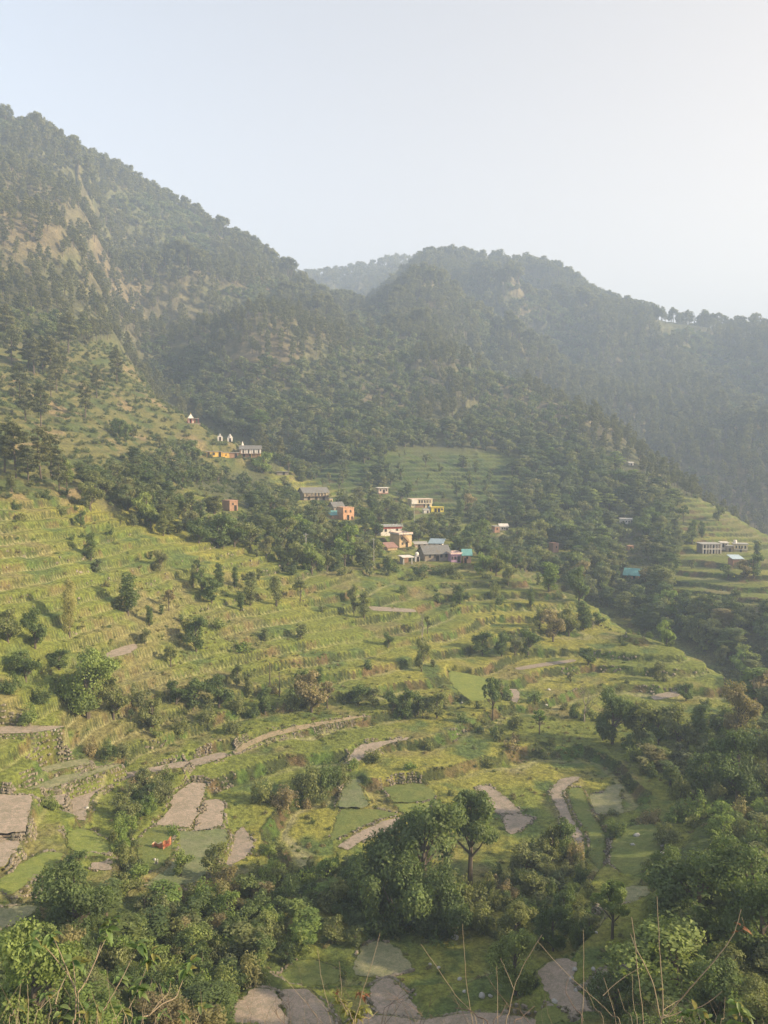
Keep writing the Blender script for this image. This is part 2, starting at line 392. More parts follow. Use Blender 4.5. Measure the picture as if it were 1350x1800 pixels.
HINFO = {}
for k, (hx, hy, wpx, hpx, dep, yaw) in HOUSES.items():
    h = hit(hx, hy); dist = math.hypot(h.x, h.y)
    mp = math.sqrt(h.x**2+h.y**2+h.z**2)/F_PX * (1/math.cos(math.atan2(h.x, h.y)))**-0.0
    W = wpx*mp; Hh = hpx*mp*1.02
    a = math.atan2(h.x, h.y)
    yaw_ = -a + math.radians(yaw+12)                    # rotation about z; front (local -y) towards the valley
    back = Vector((-math.sin(yaw_), math.cos(yaw_), 0))
    c = Vector((h.x, h.y, h.z)) + back*dep*.5
    HINFO[k] = (c, W, Hh, dep, yaw_, mp, (hx, hy, wpx, hpx), dist)
for k, (c, W, Hh, dep, yaw_, mp, box, dist) in HINFO.items():
    cs, sn = math.cos(yaw_), math.sin(yaw_)
    ms = np.abs(D2[:, 0]-dist) < 25
    j0, j1 = np.nonzero(ms)[0][[0, -1]]
    dx, dy = X2[j0:j1]-c.x, Y2[j0:j1]-c.y
    lx = np.abs(dx*cs+dy*sn)-W/2; ly = np.abs(-dx*sn+dy*cs)-dep/2
    dd = np.hypot(np.maximum(lx, 0), np.maximum(ly, 0))+np.minimum(np.maximum(lx, ly), 0)
    w = 1-sstep(.8, 3.2, dd)
    zs = Z2[j0:j1]; zs[:] = zs*(1-w)+(c.z-.02)*w
    rs = RISER[j0:j1]; rs[:] = np.where(dd < .8, 0, rs)
refresh()
PX2, PY2 = proj(X2, np.maximum(Y2, 1e-3), Z2)
PX2 = np.where(Y2 > 1, PX2, -9999); PY2 = np.where(Y2 > 1, PY2, 9999)

# ------------------------------------------------------------------ materials
def new_mat(name):
    m = bpy.data.materials.new(name); m.use_nodes = True
    n = m.node_tree; n.nodes.clear()
    return m, n
def N(n, typ, **kw):
    nd = n.nodes.new(typ)
    for k, v in kw.items():
        if k.startswith('i_'): nd.inputs[k[2:].replace('_', ' ')].default_value = v
        else: setattr(nd, k, v)
    return nd
def mixc(n, fac, a, b, blend='MIX'):
    m = N(n, 'ShaderNodeMix', data_type='RGBA', blend_type=blend)
    for s, v in ((0, fac), (6, a), (7, b)):
        if hasattr(v, 'links') or isinstance(v, bpy.types.NodeSocket): n.links.new(v, m.inputs[s])
        else: m.inputs[s].default_value = (*v, 1) if isinstance(v, tuple) and len(v) == 3 else v
    return m.outputs[2]
def ramp(n, src, a, b):
    r = N(n, 'ShaderNodeMapRange', interpolation_type='SMOOTHSTEP'); n.links.new(src, r.inputs[0])
    r.inputs[1].default_value = a; r.inputs[2].default_value = b
    return r.outputs[0]
def noise(n, scale, detail=4, rough=.6, coord='Object', dist=0.0, stretch=None):
    tc = N(n, 'ShaderNodeTexCoord'); s = tc.outputs[coord]
    if stretch:
        mp = N(n, 'ShaderNodeMapping'); mp.inputs['Scale'].default_value = stretch; n.links.new(s, mp.inputs[0]); s = mp.outputs[0]
    nz = N(n, 'ShaderNodeTexNoise'); nz.inputs['Scale'].default_value = scale; nz.inputs['Detail'].default_value = detail
    nz.inputs['Roughness'].default_value = rough; nz.inputs['Distortion'].default_value = dist
    n.links.new(s, nz.inputs['Vector']); return nz.outputs[0]
def finish(n, col, rough=.9, bump=None, bstr=.4, bdist=.1, spec=.15, trans=0.0, transcol=None):
    b = N(n, 'ShaderNodeBsdfPrincipled'); b.inputs['Roughness'].default_value = rough
    b.inputs['Specular IOR Level'].default_value = spec
    if isinstance(col, tuple): b.inputs['Base Color'].default_value = (*col, 1)
    else: n.links.new(col, b.inputs['Base Color'])
    o = N(n, 'ShaderNodeOutputMaterial')
    if bump is not None:
        bp = N(n, 'ShaderNodeBump'); bp.inputs['Strength'].default_value = bstr; bp.inputs['Distance'].default_value = bdist
        n.links.new(bump, bp.inputs['Height']); n.links.new(bp.outputs[0], b.inputs['Normal'])
    out = b.outputs[0]
    if trans > 0:
        t = N(n, 'ShaderNodeBsdfTranslucent')
        if transcol is None: transcol = col
        if isinstance(transcol, tuple): t.inputs[0].default_value = (*transcol, 1)
        else: n.links.new(transcol, t.inputs[0])
        ms = N(n, 'ShaderNodeMixShader'); ms.inputs[0].default_value = trans
        n.links.new(out, ms.inputs[1]); n.links.new(t.outputs[0], ms.inputs[2]); out = ms.outputs[0]
    n.links.new(out, o.inputs[0])

# ground colours per point of the land (what grows or lies there)
def mixv(a, b, w): return a*(1-w[..., None])+np.asarray(b)*w[..., None]
n1 = fbm(X2/9, Y2/9, 4, 101); n2 = fbm(X2/2.4, Y2/2.4, 3, 111); n3 = fbm(X2/34, Y2/34, 3, 121); n4 = fbm(X2/5, Y2/5, 3, 131)
lvl = _hash(LV, np.round(np.degrees(A2)/7), 5)
G = np.zeros(X2.shape+(3,)); G[:] = (.155, .175, .042)
G = mixv(G, (.235, .225, .052), sstep(-.1, .5, n3+.5*n1+.3*(lvl-.5)))
G = mixv(G, (.10, .135, .042), sstep(.1, .55, n4+.3*(lvl-.6)))
G = mixv(G, (.20, .165, .085), sstep(.15, .6, n1-.4*n3)*.7)
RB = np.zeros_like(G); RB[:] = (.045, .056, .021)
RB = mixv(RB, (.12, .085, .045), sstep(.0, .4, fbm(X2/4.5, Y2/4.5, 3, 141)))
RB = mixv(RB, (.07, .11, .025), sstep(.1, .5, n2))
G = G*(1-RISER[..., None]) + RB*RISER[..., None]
LIP = (np.where(D2 > 260, np.exp(-((U1-.64)/.09)**2), np.exp(-((U1-.79)/.05)**2))*w_t*np.clip(.55+.9*fbm(X2/11, Y2/11, 2, 171), 0, 1))
G = mixv(G, (.30, .275, .15), np.clip(LIP, 0, 1)*.9)
SP_ = np.zeros_like(G); SP_[:] = (.13, .125, .05)
SP_ = mixv(SP_, (.2, .155, .085), sstep(.05, .5, n1)); SP_ = mixv(SP_, (.075, .095, .035), sstep(.0, .4, n4))
G = mixv(G, (0, 0, 0), M_spur)+SP_*M_spur[..., None]
FO = np.zeros_like(G); FO[:] = (.085, .09, .045)
FO = mixv(FO, (.14, .12, .075), sstep(.1, .5, fbm(X2/40, Y2/40, 4, 151)))
# bare rocky ribs on the mountain
rock = np.zeros(X2.shape)
for cx_, cy_, rx, ry in [(430,600,36,70),(60,420,80,55),(165,480,26,70),(690,610,45,30),(475,500,30,40),(1060,760,70,22),(1260,790,40,40),(1310,880,60,40),(640,700,40,30),(740,540,40,30),(860,790,40,25),(20,650,60,30),(240,300,40,20),(960,740,50,30)]:
    q = ((PX2-cx_)/rx)**2+((PY2-cy_)/ry)**2
    rock = np.maximum(rock, np.exp(-q)*(D2 > 270))
FO = mixv(FO, (.125, .10, .066), np.clip(sstep(.3, .75, rock*.8+.6*fbm(X2/14, Y2/22, 5, 161)), 0, 1)*.5)
ribs = sstep(.45, .85, RID+.25*fbm(X2/25, Y2/25, 3, 181))
FO = mixv(FO, (.15, .115, .075), ribs*.45*far)
ROCK = np.clip(rock*.7+ribs*.35*far, 0, 1)
G = G*(1-M_forest[..., None]) + FO*M_forest[..., None]
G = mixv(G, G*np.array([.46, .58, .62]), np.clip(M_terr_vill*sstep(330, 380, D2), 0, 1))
lowdark = (1-sstep(150, 175, D2))*(1-M_terr)
G = mixv(G, (.06, .085, .028), lowdark*.8)

def grid_mesh(name, j0, j1, mat):
    nj = j1-j0
    co = np.stack([X2[j0:j1], Y2[j0:j1], Z2[j0:j1]], -1).reshape(-1, 3).astype(np.float32)
    idx = np.arange(nj*NA).reshape(nj, NA)
    q = np.stack([idx[:-1, :-1], idx[:-1, 1:], idx[1:, 1:], idx[1:, :-1]], -1).reshape(-1, 4).astype(np.int32)[:, ::-1]
    me = bpy.data.meshes.new(name)
    me.vertices.add(len(co)); me.vertices.foreach_set('co', co.ravel())
    me.loops.add(q.size); me.loops.foreach_set('vertex_index', q.ravel())
    me.polygons.add(len(q)); me.polygons.foreach_set('loop_start', np.arange(0, q.size, 4, dtype=np.int32))
    me.polygons.foreach_set('use_smooth', np.ones(len(q), bool))
    me.update(calc_edges=True)
    ca_ = me.color_attributes.new('soil_and_growth', 'FLOAT_COLOR', 'POINT')
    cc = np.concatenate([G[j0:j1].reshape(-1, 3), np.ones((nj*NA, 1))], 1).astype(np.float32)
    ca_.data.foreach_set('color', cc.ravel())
    me.materials.append(mat)
    o = bpy.data.objects.new(name, me); C.objects.link(o)
    o['kind'] = 'structure'
    return o
def ground_material(name, s1, s2, bd):
    m, n = new_mat(name)
    at = N(n, 'ShaderNodeAttribute', attribute_name='soil_and_growth')
    a = noise(n, s1, 5, .65); b = noise(n, s2, 4, .7)
    f = mixc(n, ramp(n, a, .3, .7), (.62, .62, .62), (1.35, 1.33, 1.25))
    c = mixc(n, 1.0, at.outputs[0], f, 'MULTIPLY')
    f2 = mixc(n, ramp(n, b, .3, .7), (.72, .76, .72), (1.25, 1.22, 1.2))
    c = mixc(n, 1.0, c, f2, 'MULTIPLY')
    finish(n, c, .95, a, .7, bd)
    return m
mat_ground = ground_material('grassy_ground', 1.3, 5.5, .5)
mat_mount = ground_material('mountain_ground', .12, .6, 3.0)
j_split = int(np.searchsorted(DD, 470))
ground = grid_mesh('ground', 0, j_split+1, mat_ground)
mountain = grid_mesh('mountain', j_split, ND, mat_mount)

def soil_mat(name, c1, c2, c3, furrow=True, sc_=1.0):
    m, n = new_mat(name)
    a = noise(n, .35, 4, .6); b = noise(n, 2.6*sc_, 6, .75, dist=.4); c_ = noise(n, 9, 3, .7)
    c = mixc(n, ramp(n, a, .35, .65), c1, c2); c = mixc(n, ramp(n, b, .5, .72), c, c3)
    c = mixc(n, 1.0, c, mixc(n, ramp(n, c_, .3, .7), (.80, .80, .80), (1.2, 1.2, 1.2)), 'MULTIPLY')
    c = mixc(n, 1.0, c, mixc(n, ramp(n, noise(n, 1.1, 3, .8, dist=1.0), .35, .65), (.80, .84, .78), (1.16, 1.12, 1.10)), 'MULTIPLY')
    if furrow:
        tc = N(n, 'ShaderNodeTexCoord'); mp = N(n, 'ShaderNodeMapping'); mp.inputs['Rotation'].default_value = (0, 0, .6)
        n.links.new(tc.outputs['Object'], mp.inputs[0])
        w = N(n, 'ShaderNodeTexWave'); w.inputs['Scale'].default_value = .9; w.inputs['Distortion'].default_value = 3.5; w.inputs['Detail'].default_value = 2
        n.links.new(mp.outputs[0], w.inputs[0])
        mm = N(n, 'ShaderNodeMath', operation='MULTIPLY_ADD'); n.links.new(w.outputs[1], mm.inputs[0]); mm.inputs[1].default_value = .14; n.links.new(b, mm.inputs[2])
        h = mm.outputs[0]
    else: h = b
    finish(n, c, .95, h, .55, .11)
    return m
F_MAT = {
 'soil': soil_mat('ploughed_soil', (.33,.265,.215), (.295,.24,.19), (.25,.215,.155)),
 'path': soil_mat('trodden_earth', (.31,.24,.165), (.27,.21,.14), (.16,.17,.07)),
 'stubble': soil_mat('stubble', (.26,.245,.145), (.21,.21,.115), (.15,.17,.07), sc_=.7),
 'pale': soil_mat('thin_young_crop', (.15,.175,.08), (.18,.185,.105), (.11,.14,.06), sc_=.6),
 'crop': soil_mat('green_crop', (.135,.165,.05), (.165,.18,.055), (.10,.13,.04), sc_=.8),
 'lime': soil_mat('ripening_crop', (.20,.225,.055), (.165,.20,.055), (.21,.21,.075), sc_=.8),
}
F_NAME = {'soil': 'ploughed_field', 'path': 'path', 'stubble': 'stubble_field', 'pale': 'field', 'crop': 'field', 'lime': 'field'}
for kind, out, zc, g, (cx, cy) in field_data:
    # inner grid of points so the soil can undulate, bounded by the outline
    bm = bmesh.new()
    vs = [bm.verts.new((x, y, zc+g[0]*(x-cx)+g[1]*(y-cy)+.03)) for x, y in out]
    try: bm.faces.new(vs)
    except ValueError: bm.free(); continue
    bmesh.ops.triangulate(bm, faces=bm.faces[:])
    bmesh.ops.recalc_face_normals(bm, faces=bm.faces[:])
    for f in bm.faces:
        if f.normal.z < 0: f.normal_flip()
    me = bpy.data.meshes.new(F_NAME[kind]); bm.to_mesh(me); bm.free(); me.materials.append(F_MAT[kind])
    o = bpy.data.objects.new(F_NAME[kind], me); C.objects.link(o); o['kind'] = 'structure'

# ------------------------------------------------------------------ the hazy evening air
def haze_box():
    x0, x1, y0, y1 = -5000, 5000, -600, 5000
    z0, z1 = float(Z2.min())-20, max(float(Z2.max())+60, 40)
    me = bpy.data.meshes.new('haze')
    v = [(x, y, z) for z in (z0, z1) for x, y in ((x0, y0), (x1, y0), (x1, y1), (x0, y1))]
    me.from_pydata(v, [], [(3,2,1,0), (4,5,6,7), (0,1,5,4), (1,2,6,5), (2,3,7,6), (3,0,4,7)])
    o = bpy.data.objects.new('haze', me); C.objects.link(o); o['kind'] = 'stuff'
    m, n = new_mat('evening_haze')
    pv = N(n, 'ShaderNodeVolumePrincipled'); pv.inputs['Color'].default_value = (*HAZE_COLOR, 1)
    pv.inputs['Density'].default_value = HAZE_DENSITY; pv.inputs['Anisotropy'].default_value = HAZE_ANISO
    out = N(n, 'ShaderNodeOutputMaterial'); n.links.new(pv.outputs[0], out.inputs['Volume'])
    me.materials.append(m)
if HAZE_DENSITY > 0: haze_box()

# ------------------------------------------------------------------ helpers for built things
def boxes_mesh(name, boxes, mat, bevel=0):
    """boxes: (cx, cy, cz, sx, sy, sz[, rotz]) all in local metres, joined as one mesh"""
    vs, fs = [], []
    for b in boxes:
        cx, cy, cz, sx, sy, sz = b[:6]; r = b[6] if len(b) > 6 else 0
        c_, s_ = math.cos(r), math.sin(r); o = len(vs)
        for dz in (-.5, .5):
            for dx, dy in ((-.5, -.5), (.5, -.5), (.5, .5), (-.5, .5)):
                x, y = dx*sx, dy*sy
                vs.append((cx+x*c_-y*s_, cy+x*s_+y*c_, cz+dz*sz))
        fs += [(o+3, o+2, o+1, o), (o+4, o+5, o+6, o+7), (o, o+1, o+5, o+4), (o+1, o+2, o+6, o+5), (o+2, o+3, o+7, o+6), (o+3, o, o+4, o+7)]
    me = bpy.data.meshes.new(name); me.from_pydata(vs, [], fs); me.materials.append(mat); me.update()
    return me
def py_mesh(name, vs, fs, mat, smooth=False):
    me = bpy.data.meshes.new(name); me.from_pydata([tuple(v) for v in vs], [], fs); me.materials.append(mat); me.update()
    if smooth: me.polygons.foreach_set('use_smooth', [True]*len(me.polygons))
    return me
def link(name, me, parent=None, loc=(0, 0, 0), rot=(0, 0, 0), scale=(1, 1, 1), mat=None):
    o = bpy.data.objects.new(name, me); C.objects.link(o)
    o.location = loc; o.rotation_euler = rot; o.scale = scale
    if parent is not None: o.parent = parent
    if mat is not None:
        o.material_slots[0].link = 'OBJECT'; o.material_slots[0].material = mat
    return o
def thing(name, label, cat, loc=(0, 0, 0), rotz=0, group=None):
    o = bpy.data.objects.new(name, None); C.objects.link(o)
    o.empty_display_size = .3; o.location = loc; o.rotation_euler = (0, 0, rotz)
    o['label'] = label; o['category'] = cat
    if group: o['group'] = group
    return o
def tag(o, label, cat, group=None):
    o['label'] = label; o['category'] = cat
    if group: o['group'] = group
    return o

def wall_mat(name, col, dirt=(.6, .55, .48), amt=.5):
    m, n = new_mat(name)
    a = noise(n, .8, 5, .65); b = noise(n, 3.5, 4, .7, stretch=(1, 1, .25))
    c = mixc(n, 1.0, col, mixc(n, ramp(n, b, .45, .75), (1, 1, 1), dirt), 'MULTIPLY')
    c = mixc(n, 1.0, c, mixc(n, ramp(n, a, .3, .7), (.85, .85, .85), (1.08, 1.08, 1.08)), 'MULTIPLY')
    finish(n, c, .9, a, .3, .03)
    return m
def stone_mat(name, c1, c2, c3, scale=2.2):
    m, n = new_mat(name)
    tc = N(n, 'ShaderNodeTexCoord'); mp = N(n, 'ShaderNodeMapping'); mp.inputs['Scale'].default_value = (1, 1, 1.8)
    n.links.new(tc.outputs['Object'], mp.inputs[0])
    v = N(n, 'ShaderNodeTexVoronoi'); v.inputs['Scale'].default_value = scale; n.links.new(mp.outputs[0], v.inputs['Vector'])
    a = noise(n, 1.2, 4)
    c = mixc(n, v.outputs['Color'], c1, c2); c = mixc(n, ramp(n, a, .4, .7), c, c3)
    finish(n, c, .95, v.outputs['Distance'], .6, .06)
    return m
MW = {
 'white': wall_mat('lime_wash', (.80, .73, .65)), 'cream': wall_mat('cream_paint', (.72, .60, .38)),
 'yellow': wall_mat('yellow_paint', (.75, .48, .12)), 'gold': wall_mat('golden_paint', (.80, .62, .10)),
 'orange': wall_mat('orange_paint', (.58, .33, .20)), 'tan': wall_mat('tan_plaster', (.58, .42, .24)),
 'pink': wall_mat('pale_pink_paint', (.72, .56, .46)), 'purple': wall_mat('mauve_paint', (.45, .28, .40)),
 'red': wall_mat('red_paint', (.42, .10, .08)), 'brown': wall_mat('mud_plaster', (.33, .20, .13)),
 'stone': stone_mat('field_stone', (.24, .20, .16), (.36, .31, .25), (.28, .21, .15)),
 'brick': stone_mat('brick', (.40, .20, .13), (.46, .27, .18), (.34, .22, .16), 4),
 'slate': stone_mat('slate_roof', (.13, .13, .13), (.24, .23, .22), (.18, .16, .13), 3),
 'concrete': wall_mat('weathered_concrete', (.42, .40, .37)), 'dark': wall_mat('dark_opening', (.035, .03, .028)),
 'blue': wall_mat('blue_grey_sheet', (.30, .38, .43)), 'teal': wall_mat('teal_sheet', (.17, .36, .34)), 'paleblue': wall_mat('pale_blue_sheet', (.48, .58, .64)),
 'wood': wall_mat('old_wood', (.14, .09, .06)), 'rust': wall_mat('red_oxide_sheet', (.36, .21, .17)),
}
mat_glass, _n = new_mat('window_glass')
finish(_n, (.05, .055, .06), .15, spec=.5)

def gable_mesh(W, D, rise, over, mat, thick=.16, axis='x'):
    # two pitched slabs with a ridge along local x
    w, d = W/2+over, D/2+over; e = -rise*over/(D/2)
    vs = []
    for sx in (-w, w):
        vs += [(sx, -d, e), (sx, 0, rise), (sx, d, e), (sx, d, e+thick), (sx, 0, rise+thick), (sx, -d, e+thick)]
    fs = [(0, 1, 4, 5), (1, 2, 3, 4), (11, 10, 7, 6), (10, 9, 8, 7),
          (0, 6, 7, 1), (1, 7, 8, 2), (5, 4, 10, 11), (4, 3, 9, 10), (0, 5, 11, 6), (2, 8, 9, 3)]
    return py_mesh('roof', vs, fs, mat)
def gable_wall(W, D, H, rise, mat):
    w, d = W/2, D/2
    vs = [(-w, -d, -1.2), (w, -d, -1.2), (w, d, -1.2), (-w, d, -1.2), (-w, -d, H), (w, -d, H), (w, d, H), (-w, d, H), (-w, 0, H+rise), (w, 0, H+rise)]
    fs = [(0, 1, 5, 4), (2, 3, 7, 6), (1, 2, 6, 9, 5), (3, 0, 4, 8, 7), (4, 5, 9, 8), (6, 7, 8, 9), (3, 2, 1, 0)]
    return py_mesh('wall', vs, fs, mat)
def shed_roof(W, D, lo, hi, over, mat, thick=.12):
    w, d = W/2+over, D/2+over
    vs = [(-w, -d, lo), (w, -d, lo), (w, d, hi), (-w, d, hi), (-w, -d, lo+thick), (w, -d, lo+thick), (w, d, hi+thick), (-w, d, hi+thick)]
    fs = [(3, 2, 1, 0), (4, 5, 6, 7), (0, 1, 5, 4), (1, 2, 6, 5), (2, 3, 7, 6), (3, 0, 4, 7)]
    return py_mesh('roof', vs, fs, mat)
def opening(t, kind, x, z, w, h, D, frame, pane, side=0, W=0):
    """a framed window or door on the front (side 0), right (1) or left (-1) wall"""
    if side == 0: loc, rot = (x, -D/2, z), 0
    elif side == 1: loc, rot = (W/2, x, z), math.pi/2
    else: loc, rot = (-W/2, x, z), -math.pi/2
    th = .09
    f = link(kind, boxes_mesh(kind, [(-w/2, -.02, 0, th, .1, h), (w/2, -.02, 0, th, .1, h), (0, -.02, h/2+th/2, w+th, .1, th), (0, -.02, -h/2-th/2, w+th+.1, .14, th)], frame), t, loc, (0, 0, rot))
    link('door_leaf' if kind == 'door' else 'pane', boxes_mesh('pane', [(0, 0, 0, w-th, .05, h)], pane), f)
    return f
def house(key, name, label, cat, wall, roof='flat', roofm='concrete', wins=(), doors=(), band=None, parapet=None, floors=1, rise=1.2, over=.35, group=None, sidewins=()):
    c, W, H, D, yaw, mp, box, dist = HINFO[key]
    t = thing(name, label, cat, c, yaw, group)
    wm = MW[wall]
    if roof == 'gable':
        link('wall', gable_wall(W, D, H, rise, wm), t)
        link('roof', gable_mesh(W, D, rise, over, MW[roofm]), t, (0, 0, H+.03))
    else:
        link('wall', boxes_mesh('wall', [(0, 0, (H-1.2)/2, W, D, H+1.2)], wm), t)
        if roof == 'flat':
            link('roof', boxes_mesh('roof', [(0, -.1, H+.09, W+2*over, D+2*over, .18)], MW[roofm]), t)
        elif roof == 'shed':
            link('roof', shed_roof(W, D, H+.05, H+.05+rise, over, MW[roofm]), t)
    for fx, fz, ww, hh in wins: opening(t, 'window', fx*W, fz*H, ww, hh, D, MW['wood'], mat_glass)
    for fx, ww, hh in doors: opening(t, 'door', fx*W, hh/2, ww, hh, D, MW['wood'], MW['dark'])
    for fy, fz, ww, hh in sidewins: opening(t, 'window', fy*D, fz*H, ww, hh, D, MW['wood'], mat_glass, 1, W)
    if band: link('band', boxes_mesh('band', [(0, -D/2-.06, H-.35, W+.1, .12, .7)], MW[band]), t)
    if parapet:
        b = [(0, -D/2-over+.1, H+.4, W+2*over, .12, .45), (0, D/2+over-.3, H+.4, W+2*over, .12, .45), (-W/2-over+.06, 0, H+.4, .12, D, .45), (W/2+over-.06, 0, H+.4, .12, D, .45)]
        link('parapet', boxes_mesh('parapet', b, MW[parapet]), t)
    return t, W, H, D

def cone_mesh(r0, r1, h, n, mat, z0=0, rot=0, name='spire'):
    vs = [(r0*math.cos(rot+2*math.pi*i/n), r0*math.sin(rot+2*math.pi*i/n), z0) for i in range(n)] + \
         [(r1*math.cos(rot+2*math.pi*i/n), r1*math.sin(rot+2*math.pi*i/n), z0+h) for i in range(n)]
    fs = [(i, (i+1) % n, n+(i+1) % n, n+i) for i in range(n)] + [tuple(range(n))[::-1], tuple(range(n, 2*n))]
    return py_mesh(name, vs, fs, mat)

# hill-top shrines
c, W, H, D, yaw, mp, *_ = HINFO['temple']
t = thing('temple', 'small white temple with pointed spire and red posts, highest building on the ridge', 'temple', c, yaw)
link('plinth', boxes_mesh('plinth', [(0, 0, -.5, W*1.9, D*1.5, 1.1)], MW['stone']), t)
link('wall', boxes_mesh('wall', [(-W*.12, 0, H/2, W*.62, D*.7, H)], MW['pink']), t)
link('spire', cone_mesh(W*.47, .05, 1.9, 4, MW['white'], H+.1, math.pi/4), t, (-W*.12, 0, 0))
link('finial', cone_mesh(.12, .02, .7, 6, MW['gold'], H+1.9, 0, 'finial'), t, (-W*.12, 0, 0))
link('roof', boxes_mesh('roof', [(W*.15, 0, H+.05, W*1.25, D*1.1, .14)], MW['concrete']), t)
for px_ in (-.42, .0, .35, .72):
    link('post', boxes_mesh('post', [(px_*W, -D*.5, H/2, .18, .18, H)], MW['red']), t)
opening(t, 'door', -W*.12, .9, .8, 1.6, D*.7, MW['red'], MW['dark'])
c, W, H, D, yaw, mp, *_ = HINFO['shrine_low']
t = thing('shrine', 'squat white shrine with a low pyramid roof below the spired temple', 'shrine', c, yaw)
link('wall', boxes_mesh('wall', [(0, 0, H/2-.5, W*.75, D, H+1)], MW['white']), t)
link('annex', boxes_mesh('annex', [(-W*.5, .3, H*.35-.5, W*.25, D*.6, H*.7+1)], MW['white']), t)
link('roof', cone_mesh(W*.56, .1, .9, 4, MW['concrete'], H+.01, math.pi/4, 'roof'), t)
link('finial', cone_mesh(.25, .1, .4, 8, MW['white'], H+.85, 0, 'finial'), t)
opening(t, 'door', 0, .8, .7, 1.3, D, MW['wood'], MW['dark'])
c, W, H, D, yaw, mp, *_ = HINFO['shrine_cone']
t = thing('shrine', 'white shrine with tall brown cone roof and a low side wall', 'shrine', c, yaw)
link('wall', boxes_mesh('wall', [(0, 0, H/2-.5, W, D, H+1)], MW['white']), t)
link('roof', cone_mesh(W*.66, .08, 1.7, 8, MW['concrete'], H+.01, 0, 'roof'), t)
link('side_wall', boxes_mesh('side_wall', [(-W*1.0, 0, .2, W, .5, 1.6)], MW['stone']), t)
opening(t, 'door', .1, .8, .7, 1.3, D, MW['wood'], MW['dark'])
c, W, H, D, yaw, mp, *_ = HINFO['spire']
t = thing('shrine', 'tiny white pointed shrine behind the slate-roofed two-storey ridge house', 'shrine', c+Vector((0, 1.5, 0)), yaw)
link('wall', boxes_mesh('wall', [(0, 0, H/2, W, D, H+1)], MW['white']), t)
link('spire', cone_mesh(W*.7, .03, 1.6, 4, MW['white'], H+.5, math.pi/4), t)

house('yellow_row', 'house', 'low orange-yellow flat-roofed house, leftmost building on the temple ridge', 'house', 'yellow', doors=((-.38, .9, 1.7), (.36, .9, 1.7)), wins=((-.05, .55, .8, .8),))
t, W, H, D = house('brown_row', 'house', 'low house, yellow left half and bare brown right half, beside the yellow house', 'house', 'brown', doors=((.34, .9, 1.7),))
link('painted_wall', boxes_mesh('painted_wall', [(-W*.27, -D/2-.03, H/2, W*.42, .06, H-.05)], MW['yellow']), t)
link('window', boxes_mesh('window', [(-W*.27, -D/2-.08, H*.55, .6, .05, .6)], MW['wood']), t)
t, W, H, D = house('white_slate', 'house', 'two-storey white house with slate roof at the right end of the temple ridge', 'house', 'brown', 'gable', 'slate', rise=1.3,
      wins=tuple((fx, .70, .55, .9) for fx in (-.33, -.08, .17, .40)), doors=((-.3, .8, 1.4), (.0, .8, 1.4)))
for fx in (-.33, -.08, .17, .40):
    link('painted_wall', boxes_mesh('painted_wall', [(fx*W-W*.07, -D/2-.02, H*.72, W*.08, .05, H*.5), (fx*W+W*.07, -D/2-.02, H*.72, W*.08, .05, H*.5)], MW['white']), t)
link('balcony', boxes_mesh('balcony', [(0, -D/2-.35, H*.44, W, .7, .12)], MW['wood']), t)
for fx in (-.5, -.2, .05, .28, .5): link('post', boxes_mesh('post', [(fx*W*.97, -D/2-.6, H*.22, .14, .14, H*.44)], MW['yellow' if fx > 0 else 'brown']), t)

house('ruin_low', 'stone_hut', 'low stone hut with flat slate roof on the bare knoll right of the ridge houses', 'hut', 'stone', 'flat', 'slate', doors=((.1, .8, 1.1),))
house('brown_cube', 'house', 'square roofless-looking mud-brown house alone among the terraces on the left', 'house', 'brown', 'flat', 'brick', over=.05, wins=((-.1, .7, .5, .5),), doors=((.2, .8, 1.6),))
t, W, H, D = house('long_slate', 'house', 'long two-storey stone house with slate roof and balcony at the left edge of the village', 'house', 'stone', 'gable', 'slate', rise=1.7, over=.5,
      wins=tuple((fx, .72, .7, .9) for fx in (-.35, -.2, -.05, .1, .25, .4)), doors=((-.3, .9, 1.6), (.0, .9, 1.6), (.3, .9, 1.6)))
link('balcony', boxes_mesh('balcony', [(0, -D/2-.45, H*.48, W, .9, .14)], MW['wood']), t)
link('painted_wall', boxes_mesh('painted_wall', [(W*.0, -D/2-.02, H*.93, W*.98, .04, H*.12), (W*.43, -D/2-.02, H*.74, W*.1, .03, H*.4)], MW['cream']), t)
for k in range(9): link('post', boxes_mesh('post', [((-.49+k*.1225)*W, -D/2-.8, H*.73, .12, .12, H*.5)], MW['cream']), t)
house('privy', 'outhouse', 'tiny cream outhouse at the right corner of the long slate-roofed house', 'outhouse', 'cream', doors=((0, .6, 1.0),), over=.08)
house('orange', 'house', 'tall orange-walled house with flat top beside a teal-roofed wing', 'house', 'orange', 'flat', 'orange', over=.03, wins=((-.28, .72, .55, .7), (.18, .72, .5, .7), (.3, .2, .5, .6)), doors=((-.05, .8, 1.7),), sidewins=((0, .6, .6, .8),))
house('slate_wing', 'house', 'old stone house with slate roof behind and left of the orange house', 'house', 'stone', 'gable', 'slate', rise=1.5, wins=((-.2, .6, .6, .7), (.2, .6, .6, .7)))
house('teal_wing', 'shed', 'low orange shed with bright teal sheet roof in front of the orange house', 'shed', 'orange', 'shed', 'teal', rise=1.3, doors=((.15, .8, 1.1),))
t, W, H, D = house('cream_red', 'house', 'small cream house with brown-red base high behind the village', 'house', 'pink', 'flat', 'white', over=.5, doors=((.05, .8, 1.7),), wins=((-.3, .62, .6, .7), (.33, .62, .6, .7)))
link('plinth', boxes_mesh('plinth', [(0, -D/2-.25, -.35, W*1.0, .5, 1.5)], MW['rust']), t)
